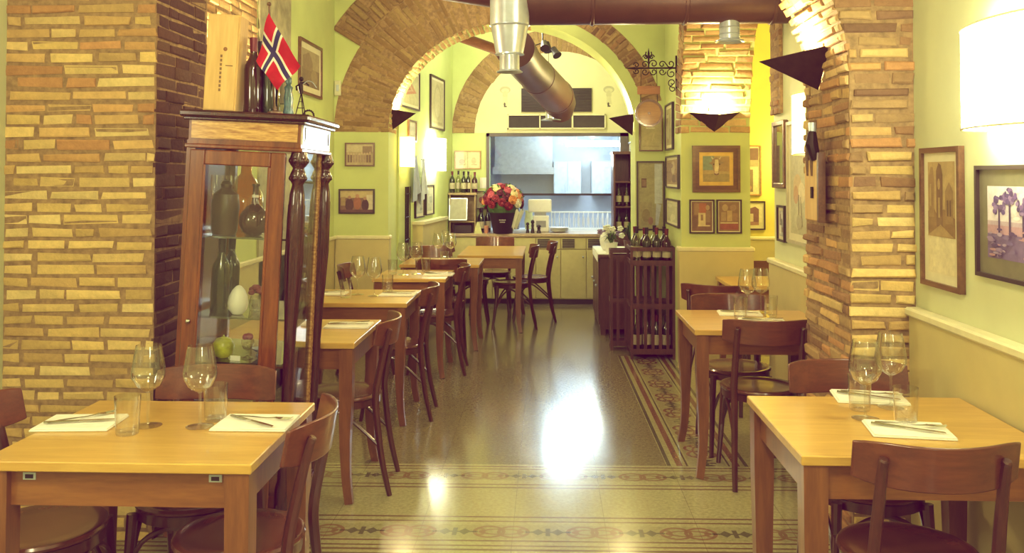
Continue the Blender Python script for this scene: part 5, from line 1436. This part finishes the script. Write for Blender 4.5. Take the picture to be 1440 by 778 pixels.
# kitchen beyond
t = thing('fluorescent_lamp', 'long white fluorescent lamp on the kitchen ceiling', 'lamp', (.72, 12.9, 1.97))
MB().box((-.46, -.06, .03), (.46, .06, .07)).build('fitting', M['white'], t, smooth=0)
for y in (-.03, .03): MB().tube([(-.45, y, .005), (.45, y, .005)], .022, 10).build('tube', M['tube'], t)
for x in (-.3, .3): MB().tube([(x, 0, .07), (x, 0, .38)], .006, 6).build('hanger', M['steel'], t)
t = thing('cooker_hood', 'grey steel extractor hood at the left of the kitchen', 'hood', (-.35, 13.4, 1.55))
MB().prism([(-.45, -.45, 0), (.45, -.45, 0), (.45, .45, 0), (-.45, .45, 0)], (0, 0, .10)).box((-.42, -.42, .10), (.42, .45, .62)).build('canopy', M['kitchen_grey'], t, smooth=0)
MB().box((-.2, -.05, .62), (.2, .4, .79)).build('flue', M['kitchen_grey'], t, smooth=0)
for k, (x, w_, h_) in enumerate(((-.05, .42, .5), (.62, .6, .5))):
    t = thing('wall_cupboard', ('pale wall cupboard left on the kitchen back wall', 'pale wall cupboard right on the kitchen back wall')[k], 'cupboard', (x + .35, 13.72, 1.25), 0, 'kitchen wall cupboards')
    MB().box((-w_ / 2, -.17, 0), (w_ / 2, .17, h_)).build('carcass', M['kitchen'], t, smooth=0)
    for s in (-1, 1):
        d = MB().box((s * w_ / 4 - w_ / 4 + .006, -.188, .006), (s * w_ / 4 + w_ / 4 - .006, -.17, h_ - .006), ch=.004).build('door', plain('pale_blue_door', (.46, .54, .66), .2), t, smooth=0)
        MB().tube([(s * .03, -.20, .05), (s * .03, -.20, .15)], .005, 6).build('handle', M['steel'], d)
t = thing('kitchen_bench', 'white kitchen bench along the pass-through window', 'worktop', (.25, 11.45, 0))
MB().box((-1.4, -.2, .80), (1.4, .3, .84), ch=.005).build('bench_top', M['white'], t, smooth=0)
MB().box((-1.38, -.16, 0), (1.38, .28, .80)).build('bench_body', M['kitchen_grey'], t, smooth=0)
t = thing('dish_rack', 'white wire rack full of plates behind the pass-through', 'rack', (.50, 11.45, .841))
mb = MB()
for z in (.01, .22):
    for y in (-.12, .12): mb.tube([(-.45, y, z), (.45, y, z)], .006, 6)
    for x in (-.45, .45): mb.tube([(x, -.12, z), (x, .12, z)], .006, 6)
for x in (-.45, .45):
    for y in (-.12, .12): mb.tube([(x, y, 0), (x, y, .23)], .006, 6)
for k in range(31):
    x = -.44 + k * .0293
    mb.tube([(x, -.12, .01), (x, -.12, .15)], .003, 5)
mb.build('wire_frame', M['white'], t)
for k in range(14):
    MM = Matrix.Translation((.08 + k * .0615, 11.47, .965)) @ Matrix.Rotation(R(90), 4, 'Y')
    mb = MB().lathe([(.001, 0), (.06, 0), (.105, .014), (.105, .017), (.001, .004)], 22)
    o = single('rack_plate', mb, M['white'], f'white plate standing on edge in the dish rack, {("first", "second", "third", "fourth", "fifth", "sixth", "seventh", "eighth", "ninth", "tenth", "eleventh", "twelfth", "thirteenth", "last")[k]} from the left', 'plate', MM.translation, 'plates in the dish rack', rot=(0, R(90), 0))
t = thing('storage_tub', 'grey kitchen tub on the bench at the left of the pass-through', 'tub', (-.46, 11.5, .841))
MB().box((-.10, -.08, 0), (.10, .08, .28), ch=.012).build('tub_body', M['kitchen_grey'], t, smooth=0)
MB().box((-.108, -.088, .28), (.108, .088, .30), ch=.006).build('lid', M['white'], t, smooth=0)
single('yellow_jug', MB().lathe([(.001, 0), (.05, 0), (.06, .1), (.045, .2), (.055, .24), (.05, .24), (.001, .02)], 16), plain('yellow_plastic', (.65, .60, .25), .4), 'pale yellow jug on the kitchen bench behind the bouquet', 'jug', (-.24, 11.48, .841))
# hanging cloths and stand on the far left wall
def cloth(lab, loc, col, w, h, seed):
    t = thing('hanging_cloth', lab, 'cloth', loc, R(AR), 'cloths hung on the far left wall')
    m = plain('cloth_' + str(seed), col, .85, var=.08, bmp=.1)
    MB().grid(lambda u, v: ((u - .5) * w * (.25 + .75 * v), -.03 - .02 * math.sin(u * 14 + seed) * v, -h * v - .06 * v * math.sin(u * 3 + seed)), 18, 10).build('fabric', m, t, smooth=60)
    MB().tube([(0, 0, .0), (0, -.04, 0), (0, -.045, .015)], .005, 6).build('hook', M['steel'], t)
cloth('pale blue cloth hanging by the warm lamp, left of two', (WL(8.98) + .01, 8.98, 1.72), (.36, .42, .60), .34, .40, 1)
cloth('blue and white cloth hanging by the warm lamp, right of two', (WL(9.30) + .01, 9.30, 1.70), (.52, .57, .70), .34, .42, 2)
t = thing('iron_stand', 'thin iron stand of bars against the far left wall below the cloths', 'stand', (-1.335, 8.78, 0))
mb = MB()
for k in range(4): mb.tube([(-.05 + .03 * 0, -.14 + k * .09, 0), (-.05, -.14 + k * .09, 1.42)], .007, 6)
for z in (.9, 1.12, 1.35): mb.tube([(-.05, -.15, z), (-.05, .14, z)], .006, 6)
mb.build('bars', M['iron'], t)

# ================================================================== LIGHT
w = bpy.data.worlds.new('world'); sc.world = w; w.use_nodes = True
bg = w.node_tree.nodes['Background']; bg.inputs[0].default_value = (.8, .75, .6, 1); bg.inputs[1].default_value = .05
# fill lights without fixtures, added in near room (overhead, behind the viewpoint) and bays
add_light('room_fill', (-.3, .6, 3.1), 85, WARM, .22)
add_light('room_fill', (-.3, -1.6, 3.1), 75, WARM, .22)
add_light('bay_fill', (-.5, 5.0, 3.2), 14, WARM, .15)
add_light('bay_fill', (-.3, 6.9, 3.2), 24, WARM, .15)
add_light('far_bay_fill', (-.2, 9.7, 3.1), 32, (1., .93, .74), .12)
add_light('side_room_lamp', (2.3, 7.6, 2.6), 24, (1., .80, .30), .12)
add_light('side_lamp_glow', (2.45, 8.5, 1.75), 14, (1., .78, .30), .1)
add_light('kitchen_light', (.2, 12.3, 2.2), 48, (.66, .83, 1.), .25)
add_light('kitchen_light', (.55, 11.75, 1.75), 9, (.82, .92, 1.), .1)  # added to brighten the bench, has no fixture
add_light('kitchen_light', (.7, 12.9, 1.85), 9, (.66, .83, 1.), .12)

vs = sc.view_settings
vs.view_transform = 'Standard'; vs.look = 'None'; vs.exposure = 0.8; vs.gamma = 1.0
# the faded print tone of the photograph: lifted, purplish blacks and warm whites
vs.use_curve_mapping = True
cm = vs.curve_mapping
cm.black_level = (-.016, -.0005, -.011)
cm.white_level = (.95, .94, 1.02)
cm.update()
